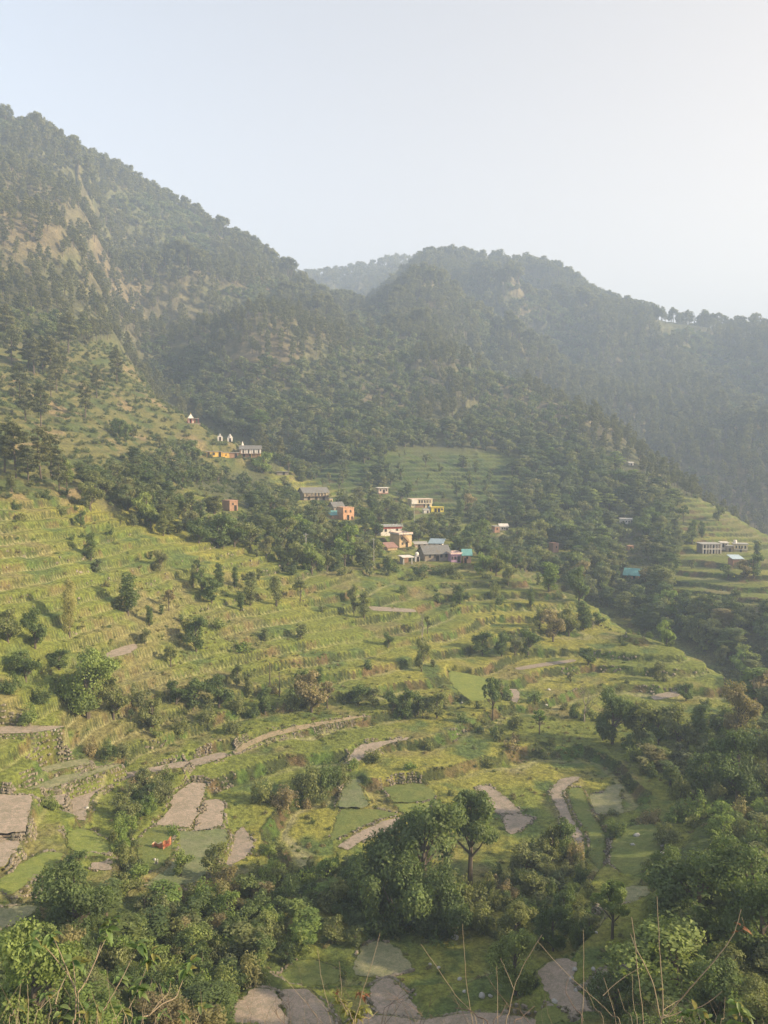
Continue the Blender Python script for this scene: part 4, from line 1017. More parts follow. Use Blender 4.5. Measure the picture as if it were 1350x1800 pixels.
# ------------------------------------------------------------------ trees one can pick out: (x, y of the foot, height, width in photograph pixels, kind, tone, what it looks like)
T = [
 (225,1077,73,34,'tall','dark'), (122,1118,104,26,'tall','pale'), (62,1140,70,40,'round','dark'), (14,1128,56,50,'round','olive'), (345,1145,64,42,'round','dark'),
 (160,985,52,22,'tall','dark'), (142,925,28,20,'round','dark'), (158,896,50,46,'round','olive'), (27,896,18,18,'shrub','dark'), (192,940,18,18,'shrub','dark'),
 (124,949,13,16,'shrub','dark'), (143,944,10,12,'shrub','dark'), (265,983,16,10,'tall','dark'), (212,921,18,14,'round','olive'), (258,925,62,50,'round','light'),
 (287,942,46,22,'tall','olive'), (315,908,40,20,'round','dark'), (235,925,26,14,'tall','olive'), (385,962,62,60,'round','dark'), (350,955,46,42,'round','dark'),
 (412,962,50,44,'round','dark'), (440,965,50,40,'round','olive'), (340,1032,44,14,'tall','olive'), (355,1040,42,28,'round','dark'), (385,1030,44,20,'tall','dark'),
 (372,1058,42,40,'round','dark'), (413,1032,40,12,'tall','dark'), (441,1040,38,34,'open','olive'), (423,1073,36,14,'tall','dark'), (297,1074,40,24,'open','brown'),
 (262,1100,38,15,'tall','dark'), (284,1080,18,10,'tall','dark'), (318,1092,14,9,'tall','dark'), (255,1132,30,20,'round','olive'), (300,1172,36,26,'open','olive'),
 (155,1262,118,88,'round','light'), (200,1262,70,50,'round','olive'), (104,1176,34,40,'round','dark'), (45,1195,50,52,'round','dark'), (20,1220,40,40,'shrub','dark'), (70,1235,34,34,'shrub','dark'),
 (486,1063,56,26,'tall','olive'), (440,1064,48,24,'tall','olive'), (528,1056,40,30,'open','olive'), (640,1086,50,20,'tall','olive'), (622,1084,36,22,'open','olive'), (620,1056,30,24,'round','olive'), (565,1075,18,14,'shrub','olive'),
 (682,1139,30,20,'round','dark'), (741,1180,62,30,'round','olive'), (770,1062,22,14,'round','dark'), (808,1062,36,18,'tall','dark'), (880,1062,20,22,'shrub','dark'), (933,1066,36,14,'tall','dark'),
 (848,1152,44,40,'round','dark'), (882,1154,46,34,'round','dark'), (928,1152,52,38,'round','dark'), (905,1152,40,30,'round','olive'), (972,1128,60,44,'round','brown'), (1000,1118,50,34,'round','olive'), (1025,1105,50,30,'tall','dark'), (1034,1168,30,30,'round','dark'), (1052,1100,24,24,'round','dark'), (948,1105,40,30,'round','olive'),
 (548,1252,72,62,'round','brown'), (560,1205,34,20,'tall','dark'), (575,1245,48,34,'open','brown'), (512,1245,40,36,'shrub','olive'), (630,1238,38,40,'round','dark'), (655,1238,30,34,'round','olive'),
 (712,1262,52,40,'round','dark'), (735,1256,42,34,'round','dark'), (768,1262,46,40,'round','olive'), (690,1250,36,28,'round','dark'), (466,1256,50,24,'tall','dark'), (438,1225,44,20,'tall','olive'), (448,1262,28,24,'shrub','dark'),
 (385,1245,58,50,'round','dark'), (340,1248,58,44,'round','dark'), (310,1238,42,38,'round','dark'), (268,1282,52,44,'round','olive'), (365,1270,40,40,'shrub','olive'), (420,1252,30,30,'shrub','olive'), (405,1288,30,34,'shrub','olive'), (320,1290,34,34,'shrub','olive'), (240,1240,40,40,'shrub','olive'),
 (866,1266,76,38,'open','dark'), (948,1290,42,34,'open','light'), (905,1280,30,30,'shrub','olive'), (1206,1232,30,28,'round','dark'), (1010,1262,26,26,'shrub','dark'),
 (1076,1308,96,70,'round','dark'), (1127,1308,76,56,'round','olive'), (1190,1314,72,62,'round','olive'), (1232,1308,70,34,'tall','dark'), (1297,1302,96,62,'round','brown'), (1060,1302,36,24,'round','olive'), (1157,1310,60,40,'round','dark'),
 (1296,1412,112,92,'round','dark'), (1350,1400,110,70,'round','olive'), (1240,1400,70,60,'round','dark'), (1270,1495,54,50,'round','light'), (1225,1440,50,54,'shrub','light'), (1195,1400,40,40,'shrub','olive'),
 (826,1554,148,124,'open','dark'), (748,1614,176,156,'round','dark'), (680,1600,120,96,'round','dark'), (705,1628,112,135,'shrub','dark'), (775,1636,96,110,'shrub','dark'), (645,1612,92,105,'shrub','dark'), (806,1604,64,76,'shrub','olive'), (740,1560,90,110,'shrub','dark'), (630,1592,80,80,'round','dark'), (985,1512,66,56,'round','dark'), (970,1520,60,40,'round','olive'), (925,1545,60,70,'round','olive'), (1010,1520,44,40,'shrub','brown'),
 (1222,1640,115,150,'round','dark'), (1315,1640,125,140,'round','dark'), (1180,1600,90,70,'round','dark'), (1190,1800,120,190,'round','light'), (1340,1700,130,110,'round','dark'), (1076,1650,86,70,'open','light'), (906,1748,88,78,'round','light'), (972,1672,66,56,'round','dark'), (1020,1660,48,44,'shrub','dark'), (905,1660,66,70,'round','olive'), (850,1640,50,60,'shrub','olive'), (1150,1700,80,70,'round','dark'),
 (134,1552,48,46,'round','dark'), (318,1540,44,36,'round','light'), (382,1548,58,46,'round','olive'), (100,1600,60,70,'round','dark'), (60,1830,160,130,'round','light'), (130,1650,110,110,'round','dark'), (215,1500,50,34,'shrub','light'), (220,1540,50,34,'shrub','olive'), (210,1470,40,30,'shrub','light'), (232,1440,40,40,'shrub','dark'), (255,1400,36,46,'shrub','olive'), (280,1395,34,40,'shrub','olive'),
 (465,1410,50,50,'shrub','olive'), (545,1400,56,60,'shrub','olive'), (575,1385,50,44,'shrub','dark'), (600,1375,36,36,'shrub','olive'), (500,1420,40,50,'shrub','brown'), (90,1420,26,26,'shrub','light'),
 (160,1330,36,30,'shrub','brown'), (190,1335,36,30,'shrub','dark'), (215,1330,30,30,'shrub','olive'), (50,1270,34,40,'shrub','light'),
 # the village
 (842,975,66,56,'round','dark'), (808,920,46,20,'tall','dark'), (822,903,38,30,'round','brown'), (548,1008,58,40,'round','light'), (575,1005,40,30,'round','olive'), (520,1000,52,40,'round','olive'), (612,985,66,46,'round','light'), (655,985,40,34,'round','olive'), (640,930,44,30,'tall','dark'), (660,945,40,34,'round','dark'), (745,938,28,24,'round','light'), (757,940,34,22,'round','light'), (796,975,24,26,'round','light'),
 (463,832,40,40,'round','light'), (340,808,36,40,'round','dark'), (848,1012,44,36,'round','light'), (872,1012,48,40,'round','olive'), (893,1028,40,34,'round','olive'), (965,1040,56,36,'tall','light'), (908,975,50,40,'round','olive'), (935,965,50,40,'round','olive'), (1040,985,44,34,'round','light'), (1018,1060,66,40,'round','dark'), (870,1050,30,24,'shrub','olive'),
 (1217,955,42,20,'tall','dark'), (1234,945,30,14,'tall','dark'), (1325,1015,40,34,'round','dark'), (1280,1018,24,24,'round','light'), (1310,1018,34,30,'round','brown'), (650,1012,26,24,'round','olive'), (690,1005,22,34,'shrub','dark'), (740,1008,20,40,'shrub','dark'), (790,1008,18,34,'shrub','olive'), (765,1010,14,30,'shrub','dark'),
 (528,780,0,0,'round','brown'),
 # pines of the left spur
 (20,640,62,26,'pine','pine'), (35,700,58,30,'pine','pine'), (50,650,50,26,'pine','pine'), (60,660,62,28,'pine','pine'), (75,655,60,26,'pine','pine'), (90,665,70,28,'pine','pine'), (120,620,66,36,'pine','pine'), (100,690,66,26,'pine','pine'), (108,662,50,24,'pine','pine'), (205,675,58,26,'pine','pine'), (170,700,56,22,'pine','pine'), (150,740,68,24,'pine','pine'), (72,750,72,28,'pine','pine'), (45,740,60,24,'pine','pine'), (90,700,40,20,'pine','pine'), (10,600,60,30,'pine','pine'), (148,600,40,26,'pine','olive'),
 (28,840,92,46,'pine','pine'), (72,842,86,44,'pine','pine'), (50,850,60,34,'pine','pine'), (105,868,66,30,'pine','pine'), (90,836,70,34,'pine','pine'), (8,830,80,40,'pine','pine'), (118,866,56,24,'pine','light'), (210,770,34,24,'round','dark'), (222,778,34,20,'round','dark'), (205,758,24,20,'round','dark'), (75,650,30,26,'round','dark'), (95,590,24,20,'round','dark'),
]
KWORD = {'round': 'round tree', 'tall': 'slim upright tree', 'open': 'open tree', 'shrub': 'low bush', 'pine': 'tall narrow pine', 'pinetop': 'flat-topped pine'}
TWORD = {'dark': 'dark green', 'olive': 'olive green', 'light': 'light green', 'pale': 'pale yellowish', 'brown': 'brownish', 'pine': 'grey-green', 'mixed': 'green', 'scrub': 'green'}
LMARK = [  # landmarks one can find in the picture
 (337,740,'the spired temple'), (377,800,'the orange-yellow ridge house'), (440,797,'the white slate-roofed ridge house'), (411,890,'the lone brown cube house'),
 (555,870,'the long slate-roofed house'), (613,900,'the tall orange house'), (674,863,'the small cream house'), (741,885,'the long cream house'), (769,897,'the bright yellow house'),
 (688,932,'the red-banded white house'), (713,950,'the tan stair house'), (769,975,'the long stone house'), (802,982,'the mauve house'), (885,928,'the brick-walled house'), (977,963,'the narrow stone house'),
 (1101,916,'the plain white house'), (1110,1008,'the lone teal roof'), (1250,965,'the columned house'), (1302,963,'the cream hamlet house'), (1110,815,'the tiny white spur hut'),
 (285,1480,'the orange banner'), (25,1430,'the large grey field at the left edge'), (135,1410,'the curved ploughed strip'), (320,1415,'the ploughed field above the banner'), (365,1430,'the square ploughed field'), (422,1488,'the small ploughed wedge'),
 (520,1290,'the long earth path'), (655,1465,'the grey ploughed field beside the big trees'), (665,1318,'the brown crescent field'), (875,1405,'the slanting pinkish field'), (1065,1408,'the pale field with a walled edge'), (1005,1440,'the long curved field'),
 (1095,1580,'the pale field at lower right'), (670,1690,'the stubble field'), (695,1755,'the ploughed plot at bottom centre'), (1000,1740,'the stone-edged ploughed field'), (450,1775,'the bottom ploughed field'), (210,1145,'the small brown terrace plot'), (690,1070,'the brown terrace above centre'),
 (955,1168,'the bare terrace strip'), (1168,1222,'the little brown plot'), (60,1282,'the brown strip at left'), (835,1206,'the bright lime field'), (1240,905,'the right-hand terraces'), (790,432,'the central peak'), (500,470,'the mountain saddle'), (250,300,'the left skyline'), (1250,575,'the right skyline dip'), (430,620,'the bare rocky rib'), (225,640,'the dark gully'), (780,850,'the upper village terraces'), (1200,1140,'the terrace rim'), (20,1000,'the left edge terraces'), (185,1000,'the left terraces'), (480,1150,'the middle meadow'), (1290,1180,'the ravine mouth'),
]
USED = {}
ORD = ['', 'second ', 'third ', 'fourth ', 'fifth ', 'sixth ', 'seventh ', 'eighth ', 'ninth ', 'tenth ']
def direction(dx, dy):
    h = 'right' if dx > 0 else 'left'; v = 'below' if dy > 0 else 'above'
    if abs(dx) > 2.2*abs(dy): return f'{h} of'
    if abs(dy) > 2.2*abs(dx): return v
    return ('upper ' if v == 'above' else 'lower ')+h+' of'
def describe(px, py, kind, tone, h, w=None):
    k = sorted(range(len(LMARK)), key=lambda i: math.hypot(px-LMARK[i][0], (py-LMARK[i][1])*1.2))[0]
    lx, ly, nm = LMARK[k]; dist = math.hypot(px-lx, py-ly)
    near = 'close' if dist < 45 else ''
    size = 'big ' if h > 75 else ('small ' if h < 22 else '')
    return f'{size}{TWORD[tone]} {KWORD[kind]}', (near+' '+direction(px-lx, py-ly)).strip(), nm
PEND = []           # plants waiting for their labels: (kind, p, h, w, tone, px, py, hpx)
for row in T:
    px_, py_, hp_, wp_, kind, tone = row
    if hp_ == 0: continue
    p = hit(px_, min(py_, 1799) if py_ < 1800 else py_)
    if p is None: continue
    s = p.length/F_PX/math.cos(math.atan2(-p.z, math.hypot(p.x, p.y)))*.97
    PEND.append((kind, p-Vector((0, 0, .1)), hp_*s, wp_*p.length/F_PX*1.05, tone, px_, py_, hp_))

# ------------------------------------------------------------------ woods and thickets, laid out plant by plant over the ground
def scatter(s, d0, d1, seed, azlim=29):
    xm = d1*math.sin(math.radians(azlim)); nx = int(2*xm/s); ny = int(d1/s)
    r = np.random.default_rng(seed)
    gx, gy = np.meshgrid(np.arange(nx), np.arange(ny))
    x = (gx+.5+r.uniform(-.46, .46, gx.shape))*s-xm; y = (gy+.5+r.uniform(-.46, .46, gx.shape))*s
    x, y = x.ravel(), y.ravel(); d = np.hypot(x, y); k = (d > d0) & (d < d1) & (np.abs(np.arctan2(x, y)) < math.radians(azlim)) & (y > 0)
    return x[k], y[k], d[k], r
WOODS = [  # name, pixel outlines, distances, spacing, height, width/height, kinds, tones, cover
 ('bottom thicket', [[(60,1640),(120,1600),(180,1600),(250,1600),(330,1590),(400,1560),(460,1530),(560,1530),(620,1530),(700,1560),(760,1640),(640,1660),(520,1700),(420,1745),(380,1830),(-100,1900),(-60,1740),(60,1670)]], 60, 108, 2.2, (1.6,4.0), 1.05, ['round','shrub','shrub','tall','round'], ['dark','light','olive','light','scrub'], 1.0),
 ('right-centre thicket', [[(770,1560),(900,1530),(1020,1500),(1040,1580),(1060,1650),(960,1680),(800,1650)], [(940,1480),(1010,1490),(1000,1530),(920,1540)]], 70, 118, 2.4, (1.2,2.9), 1.15, ['round','shrub','shrub'], ['dark','olive','olive'], .9),
 ('bush column', [[(195,1440),(240,1430),(255,1500),(245,1580),(180,1580),(195,1500)], [(215,1380),(290,1360),(300,1400),(270,1440),(215,1440)]], 60, 130, 2.2, (1.6,3.6), 1.0, ['shrub','round'], ['light','olive'], .9),
 ('right band', [[(1080,1300),(1180,1300),(1380,1240),(1500,1300),(1500,1700),(1310,1580),(1330,1510),(1270,1490),(1215,1410),(1130,1360)]], 80, 200, 3.0, (1.8,4.4), 1.0, ['round','shrub','shrub','tall','round'], ['dark','olive','light','scrub','dark'], .62),
 ('right bottom wood', [[(1150,1590),(1500,1560),(1500,1900),(1060,1900),(1080,1780),(1160,1680)]], 45, 110, 3.3, (2.6,4.6), 1.05, ['round','round','shrub'], ['dark','light','olive'], 1.0),
 ('ravine forest', [[(940,1000),(1060,985),(1180,1030),(1190,1075),(1500,1075),(1500,1330),(1330,1260),(1290,1185),(1200,1150),(1120,1110),(1040,1062)]], 150, 345, 5.0, (5.5,9), .9, ['round','round','round','tall'], ['dark','olive','mixed','olive','light','brown'], 1.0),
 ('village belt', [[(490,800),(560,830),(540,880),(640,880),(640,840),(690,820),(700,870),(800,905),(870,900),(960,940),(1010,1000),(950,1010),(860,1010),(620,1000),(520,990),(430,930),(440,880),(500,880)]], 180, 440, 5.4, (3.6,7.6), .9, ['round','round','tall','open'], ['dark','olive','light','mixed'], .55),
 ('left belt', [[(120,850),(230,815),(320,808),(470,835),(520,870),(440,900),(420,850),(330,850),(290,900),(200,900),(120,862)]], 150, 400, 4.4, (3.0,6.4), .9, ['round','round','tall'], ['dark','olive','mixed','light'], .52),
 ('middle belt', [[(250,880),(400,895),(480,910),(540,980),(600,1005),(500,1015),(440,970),(350,962),(250,930)]], 150, 300, 4.0, (2.6,6), .9, ['round','round','tall'], ['dark','olive','light'], .42),
 ('hillside wood', [[(520,640),(620,700),(700,770),(860,750),(1010,770),(1110,840),(1195,880),(1205,1000),(1180,1040),(950,1000),(900,905),(905,805),(760,782),(680,795),(680,815),(560,818),(460,790),(340,730),(260,660),(240,600),(400,640)]], 250, 640, 6.0, (5.5,10.5), .9, ['round','round','round','pine','tall'], ['dark','olive','mixed','light','mixed'], .9),
 ('spur scrub trees', [[(-100,600),(200,600),(300,720),(440,800),(320,830),(120,800),(-100,830)]], 180, 480, 9, (2.5,5), .9, ['round','shrub','pine'], ['dark','olive','pine'], .22),
]
CAND = []
wmask_used = []
for wi, (wn, polys, d0, d1, s, (h0, h1), asp, kinds, tones, cover) in enumerate(WOODS):
    x, y, d, r = scatter(s, d0, d1, 300+wi, 33)
    z = zat(x, y); px, py = proj(x, y, z)
    ins = np.zeros(len(x), bool)
    for p in polys: ins |= in_poly(px, py, p)
    ins &= (fbm(x/16, y/16, 3, 400+wi)*.5+.5 < cover+.12) if cover < .99 else True
    h = r.uniform(h0, h1, len(x))
    ins &= visible(x, y, z+h*1.05)
    kk = r.integers(0, len(kinds), len(x)); tt = r.integers(0, len(tones), len(x))
    for i in np.nonzero(ins)[0]:
        CAND.append((x[i], y[i], z[i], d[i], px[i], py[i], h[i], h[i]*asp*r.uniform(.85, 1.2), kinds[kk[i]], tones[tt[i]], wn))
# small bushes dotted along the terrace edges and over rough ground
x, y, d, r = scatter(2.6, 95, 300, 500)
z = zat(x, y); px, py = proj(x, y, z)
ris = mat_at(RISER, x, y); rough = fbm(x/18, y/18, 3, 510)
pr_ = .01+.07*np.clip(ris, 0, 1)*(py > 1150)+.30*sstep(.14, .45, rough+.25*(py > 1180)-.08)
ok = (r.random(len(x)) < pr_) & (px > -40) & (px < 1390) & (py > 860) & (py < 1800) & visible(x, y, z+1)
for i in np.nonzero(ok)[0]:
    h = r.uniform(.7, 2.3)*(1.25 if rough[i] > .25 else 1)
    CAND.append((x[i], y[i], z[i], d[i], px[i], py[i], h, h*r.uniform(1.0, 1.6), 'shrub', ['olive', 'light', 'dark', 'brown', 'olive'][int(r.integers(0, 5))], 'terrace bushes'))
# small trees scattered about the terraces
x, y, d, r = scatter(11, 120, 430, 520)
z = zat(x, y); px, py = proj(x, y, z)
ok = (r.random(len(x)) < .30) & in_poly(px, py, [(0,850),(400,900),(560,1000),(900,1000),(1130,1110),(1250,1200),(1000,1300),(0,1330)]) | ((r.random(len(x)) < .75) & in_poly(px, py, [(540,770),(930,760),(960,900),(540,900)])) | ((r.random(len(x)) < .2) & in_poly(px, py, [(1190,870),(1350,930),(1350,1050),(1190,1050)]))
ok &= visible(x, y, z+2)
for i in np.nonzero(ok)[0]:
    h = r.uniform(1.8, 5.0)*(1.5 if d[i] > 300 else 1)
    CAND.append((x[i], y[i], z[i], d[i], px[i], py[i], h, h*r.uniform(.5, .9), ['round', 'tall', 'open'][int(r.integers(0, 3))], ['dark', 'olive', 'dark', 'light'][int(r.integers(0, 4))], 'terrace trees'))
# pines over the mountains
x, y, d, r = scatter(7.0, 250, 1420, 530, 31)
z = zat(x, y); px, py = proj(x, y, z)
forest = mat_at(M_forest, x, y)
hill = in_poly(px, py, WOODS[9][1][0]) & (d < 600)
rk = mat_at(ROCK, x, y); dn = fbm(x/55, y/55, 4, 540)
pr_ = np.clip(1.05-.34*rk-.35*sstep(.25, .6, dn), .35, 1)
ok = (forest > .6) & ~hill & (r.random(len(x)) < pr_) & ((d > 330) | (py < 830))
ok &= ~((d < 350) & (py > 800))
h = r.uniform(9, 17, len(x))*np.clip(d/700, .75, 1.15)
ok &= ~((px > 1150) & (py < 590) & (r.random(len(x)) < .9)) & visible(x, y, z+h*1.1) & (px > -60) & (px < 1410)
crest_ = ~visible(x*1.04, y*1.04, zat(x*1.04, y*1.04)+1) & (d > 700)
kk = r.random(len(x)); gul = .25-.55*mat_at(RID, x, y)+.4*fbm(x/50, y/50, 3, 550)
for i in np.nonzero(ok)[0]:
    if crest_[i] and kk[i] < .7: kd, tn, hh, ww = 'pinetop', 'pine', h[i]*1.15, h[i]*1.15*.62
    elif gul[i] > .12: kd, tn, hh, ww = 'round', 'mixed', h[i]*.68, h[i]*.66
    else: kd, tn, hh, ww = 'pine', 'pine', h[i], h[i]*.40
    CAND.append((x[i], y[i], z[i], d[i], px[i], py[i], hh, ww, kd, tn, 'mountain'))
# a broken rank of ridge pines on the far right skyline
for i in range(84):
    px_ = 1132+i*2.9+random.uniform(-2, 2)
    az, _t = px_at(px_, 575); a = np.full(400, az); dd_ = np.linspace(900, 1500, 400)
    xx, yy = dd_*np.sin(a), dd_*np.cos(a); zz = zat(xx, yy); k = int(np.argmax(zz/dd_))
    if random.random() < .16: continue
    hh = random.choice([7, 9, 11, 13, 15, 19])*random.uniform(.85, 1.15); P3 = proj(xx[k], yy[k], zz[k])
    CAND.append((xx[k], yy[k], zz[k]-.3, dd_[k], float(P3[0]), float(P3[1]), hh, hh*random.uniform(.4, .75), random.choice(['pinetop', 'pinetop', 'pinetop', 'round', 'pine']), 'pine', 'ridge pines'))

x, y, d, r = scatter(13, 1420, 2150, 560, 12)
z = zat(x, y); px, py = proj(x, y, z)
ok = (px > 440) & (px < 860) & visible(x, y, z+16)
for i in np.nonzero(ok)[0]:
    h = r.uniform(11, 19); CAND.append((x[i], y[i], z[i], d[i], px[i], py[i], h, h*.75, 'round' if r.random() < .5 else 'pinetop', 'pine', 'far ridge'))
keep = []
for c in CAND:
    x, y, z, d, px, py, h, w, kind, tone, wn = c
    hpx, wpx = h*F_PX/d, w*F_PX/d
    if d < 480:
        if hides_house(px, py+2, py-hpx, wpx*.42, d): continue
        if any(abs(x-hx) < r_+w*.3 and abs(y-hy) < r_+w*.3 for hx, hy, r_ in HPOS): continue
    if d < 200 and on_field(x, y): continue
    if d < 130 and wn != 'terrace bushes' and any((x-q[1].x)**2+(y-q[1].y)**2 < (q[3]*.33)**2 for q in PEND[:200]): continue
    keep.append((hpx*math.sqrt(wpx*hpx+1), c))
PEND_KIND = {}
for q in PEND: PEND_KIND[PNAME[q[0]][0]] = PEND_KIND.get(PNAME[q[0]][0], 0)+1
keep.sort(key=lambda q: -q[0])
LIMIT = {'broadleaf_tree': 300, 'shrub': 300, 'pine_tree': 300}
STUFF = []
for _, c in keep:
    x, y, z, d, px, py, h, w, kind, tone, wn = c
    nm = PNAME[kind][0]; hpx = h*F_PX/d
    inframe = -10 < px < 1360 and py-hpx < 1800
    if PEND_KIND.get(nm, 0) < LIMIT[nm] and inframe:
        PEND_KIND[nm] = PEND_KIND.get(nm, 0)+1
        PEND.append((kind, Vector((x, y, z-.12)), h, w, tone, px, py, hpx))
    else: STUFF.append(c)

# labels: look + where; those that nothing tells apart share a label and a group
desc = {}
for i, q in enumerate(PEND):
    kind, p, h, w, tone, px, py, hpx = q
    look, where, nm = describe(px, py, kind, tone, hpx)
    desc.setdefault((look, where, nm), []).append(i)
for (look, where, nm), ids in desc.items():
    ids.sort(key=lambda i: PEND[i][5])
    n = len(ids)
    for k, i in enumerate(ids):
        kind, p, h, w, tone, px, py, hpx = PEND[i]
        if n == 1: lab = f'{look} {where} {nm}'
        elif n == 2: lab = f'{"left" if k == 0 else "right"}-hand {look} {where} {nm}'
        elif k < len(ORD) and n <= 10:
            lab = f'{"leftmost" if k == 0 else ("rightmost" if k == n-1 else ORD[k]+"from left")} {look} {where} {nm}'
        else:
            k2 = n-1-k; mid_n = n-20
            if k >= 10 and k2 >= 10:
                m_ = k-10; b_, c_ = divmod(m_, 9)
                lab = f'{ORD[c_].strip()+" " if c_ else "first "}in {("middle" if b_ == 0 else ORD[b_].strip()+" middle")} run of {look}s {where} {nm}'
            else: lab = f'{ORD[k]+"from left" if k < 10 and k else ("leftmost" if k == 0 else (ORD[k2]+"from right" if 0 < k2 < 10 else ("rightmost" if k2 == 0 else "middle")))} {look} {where} {nm}'
        if len(lab.split()) > 16: lab = lab.replace(' the ', ' ')
        if len(lab.split()) > 16: lab = lab.replace(' and ', ' ').replace('small ', '').replace(' with walled edge', '')
        grp = {'tree': 'broadleaf trees on the slopes', 'shrub': 'bushes on the terraces', 'pine': 'pines on the mountainsides'}[PNAME[kind][1]]
        add_plant(kind, p, h, w, tone, lab, grp)

# everything beyond the nearest three hundred of a kind: woods that read as one mass
def cloud(name, kind, lod, tone, items, nvar=3):
    if not items: return
    for v in range(nvar):
        sub = items[v::nvar]
        if not sub: continue
        _, _, (V, tv, tf) = proto(kind, v, lod)
        key = ('src', kind, v, lod, tone)
        src_me = quads_mesh('plant', V, [LM[tone], mat_bark], (tv, tf))
        src = bpy.data.objects.new('plant', src_me)           # used only as the instanced shape
        me = bpy.data.meshes.new(name)
        me.vertices.add(len(sub)); me.vertices.foreach_set('co', np.array([(c[0], c[1], c[2]-.15) for c in sub], np.float32).ravel())
        asc = me.attributes.new('size', 'FLOAT_VECTOR', 'POINT')
        asc.data.foreach_set('vector', np.array([(c[7]/KW[kind], c[7]/KW[kind], c[6]) for c in sub], np.float32).ravel())
        rr = np.random.default_rng(v+hash_k(name))
        aro = me.attributes.new('turn', 'FLOAT_VECTOR', 'POINT')
        rot = rr.normal(0, .05, (len(sub), 3)); rot[:, 2] = rr.uniform(0, 6.28, len(sub))
        aro.data.foreach_set('vector', rot.astype(np.float32).ravel())
        me.update()
        o = bpy.data.objects.new(name, me); C.objects.link(o); o['kind'] = 'stuff'
        g = bpy.data.node_groups.new(name, 'GeometryNodeTree')
        g.interface.new_socket('Geometry', in_out='INPUT', socket_type='NodeSocketGeometry')
        g.interface.new_socket('Geometry', in_out='OUTPUT', socket_type='NodeSocketGeometry')
        gi = g.nodes.new('NodeGroupInput'); go = g.nodes.new('NodeGroupOutput')
        iop = g.nodes.new('GeometryNodeInstanceOnPoints'); oi = g.nodes.new('GeometryNodeObjectInfo'); oi.inputs[0].default_value = src
        a1 = g.nodes.new('GeometryNodeInputNamedAttribute'); a1.data_type = 'FLOAT_VECTOR'; a1.inputs[0].default_value = 'size'
        a2 = g.nodes.new('GeometryNodeInputNamedAttribute'); a2.data_type = 'FLOAT_VECTOR'; a2.inputs[0].default_value = 'turn'
        g.links.new(gi.outputs[0], iop.inputs['Points']); g.links.new(oi.outputs['Geometry'], iop.inputs['Instance'])
        g.links.new(a1.outputs[0], iop.inputs['Scale']); g.links.new(a2.outputs[0], iop.inputs['Rotation'])
        g.links.new(iop.outputs[0], go.inputs[0])
        md = o.modifiers.new('plants', 'NODES'); md.node_group = g
groups = {}
for c in STUFF:
    x, y, z, d, px, py, h, w, kind, tone, wn = c
    hp = h*F_PX/d
    lod = 'mid' if hp > 34 else 'far'
    tn = {'dark': 'mixed', 'olive': 'mixed', 'light': 'scrub' if kind == 'shrub' else 'mixed', 'brown': 'scrub', 'pale': 'pale', 'pine': 'pine', 'mixed': 'mixed', 'scrub': 'scrub'}[tone]
    groups.setdefault((kind, lod, tn), []).append(c)
SN = {'round': 'distant_woods', 'tall': 'distant_woods', 'open': 'distant_woods', 'pine': 'pine_forest', 'pinetop': 'pine_forest', 'shrub': 'undergrowth'}
for (kind, lod, tn), items in groups.items(): cloud(SN[kind], kind, lod, tn, items)

# grass and weeds creeping over the edges of the plots
items = []
for o in field_polys:
    if np.hypot(*o.mean(0)) > 150: continue
    for i in range(len(o)):
        a_, b_ = o[i], o[(i+1) % len(o)]; L_ = math.hypot(*(b_-a_))
        for _ in range(int(L_/.16)):
            if random.random() < .35: continue
            q = a_+(b_-a_)*random.random()+np.array([random.gauss(0, .22), random.gauss(0, .22)])
            h = random.uniform(.08, .34); items.append((q[0], q[1], float(zat(*q))+.02, 0, 0, 0, h, h*random.uniform(1.5, 3)))
    n_in = int(20+.25*len(o)*3)
    x0, x1, y0, y1 = o[:, 0].min(), o[:, 0].max(), o[:, 1].min(), o[:, 1].max()
    for _ in range(n_in):
        q = (random.uniform(x0, x1), random.uniform(y0, y1))
        if in_poly(np.array([q[0]]), np.array([q[1]]), o)[0]:
            h = random.uniform(.05, .14); items.append((q[0], q[1], float(zat(*q))+.05, 0, 0, 0, h, h*random.uniform(2, 4)))
cloud('weeds', 'shrub', 'far', 'scrub', items)
# rough low growth: tussocks and weeds over banks and waste ground, scrub on the dry spur
r = np.random.default_rng(77)
items = []
x, y, d, r = scatter(.95, 62, 175, 600, 27)
z = zat(x, y); px, py = proj(x, y, z)
ris = mat_at(RISER, x, y); rough = fbm(x/12, y/12, 3, 610)
pr_ = .03+.55*np.clip(ris, 0, 1)+.40*sstep(.0, .35, rough)
ok = (r.random(len(x)) < pr_) & (px > -30) & (px < 1380) & (py > 900) & (py < 1830)
idx = np.nonzero(ok)[0]
fm = np.zeros(len(x), bool)
for x0, x1, y0, y1, o in FB:
    b = (x > x0-.1) & (x < x1+.1) & (y > y0-.1) & (y < y1+.1)
    bi = np.nonzero(b)[0]; fm[bi[in_poly(x[bi], y[bi], o)]] = True
ok &= ~fm
for i in np.nonzero(ok)[0]:
    h = r.uniform(.18, .62); items.append((x[i], y[i], z[i], d[i], px[i], py[i], h, h*r.uniform(1.3, 2.4)))
cloud('weeds', 'shrub', 'far', 'scrub', items)
x, y, d, r = scatter(1.3, 140, 300, 620, 27)
z = zat(x, y); px, py = proj(x, y, z); ris = mat_at(RISER, x, y); rough = fbm(x/12, y/12, 3, 630)
ok = (r.random(len(x)) < .004+.26*np.clip(ris, 0, 1)+.10*sstep(.15, .4, rough)) & (mat_at(M_terr, x, y) > .4) & visible(x, y, z+.5) & (d > 175)
items = [(x[i], y[i], z[i], d[i], px[i], py[i], h_, h_*1.8) for i in np.nonzero(ok)[0] for h_ in (r.uniform(.3, .8),)]
cloud('weeds', 'shrub', 'far', 'scrub', items)
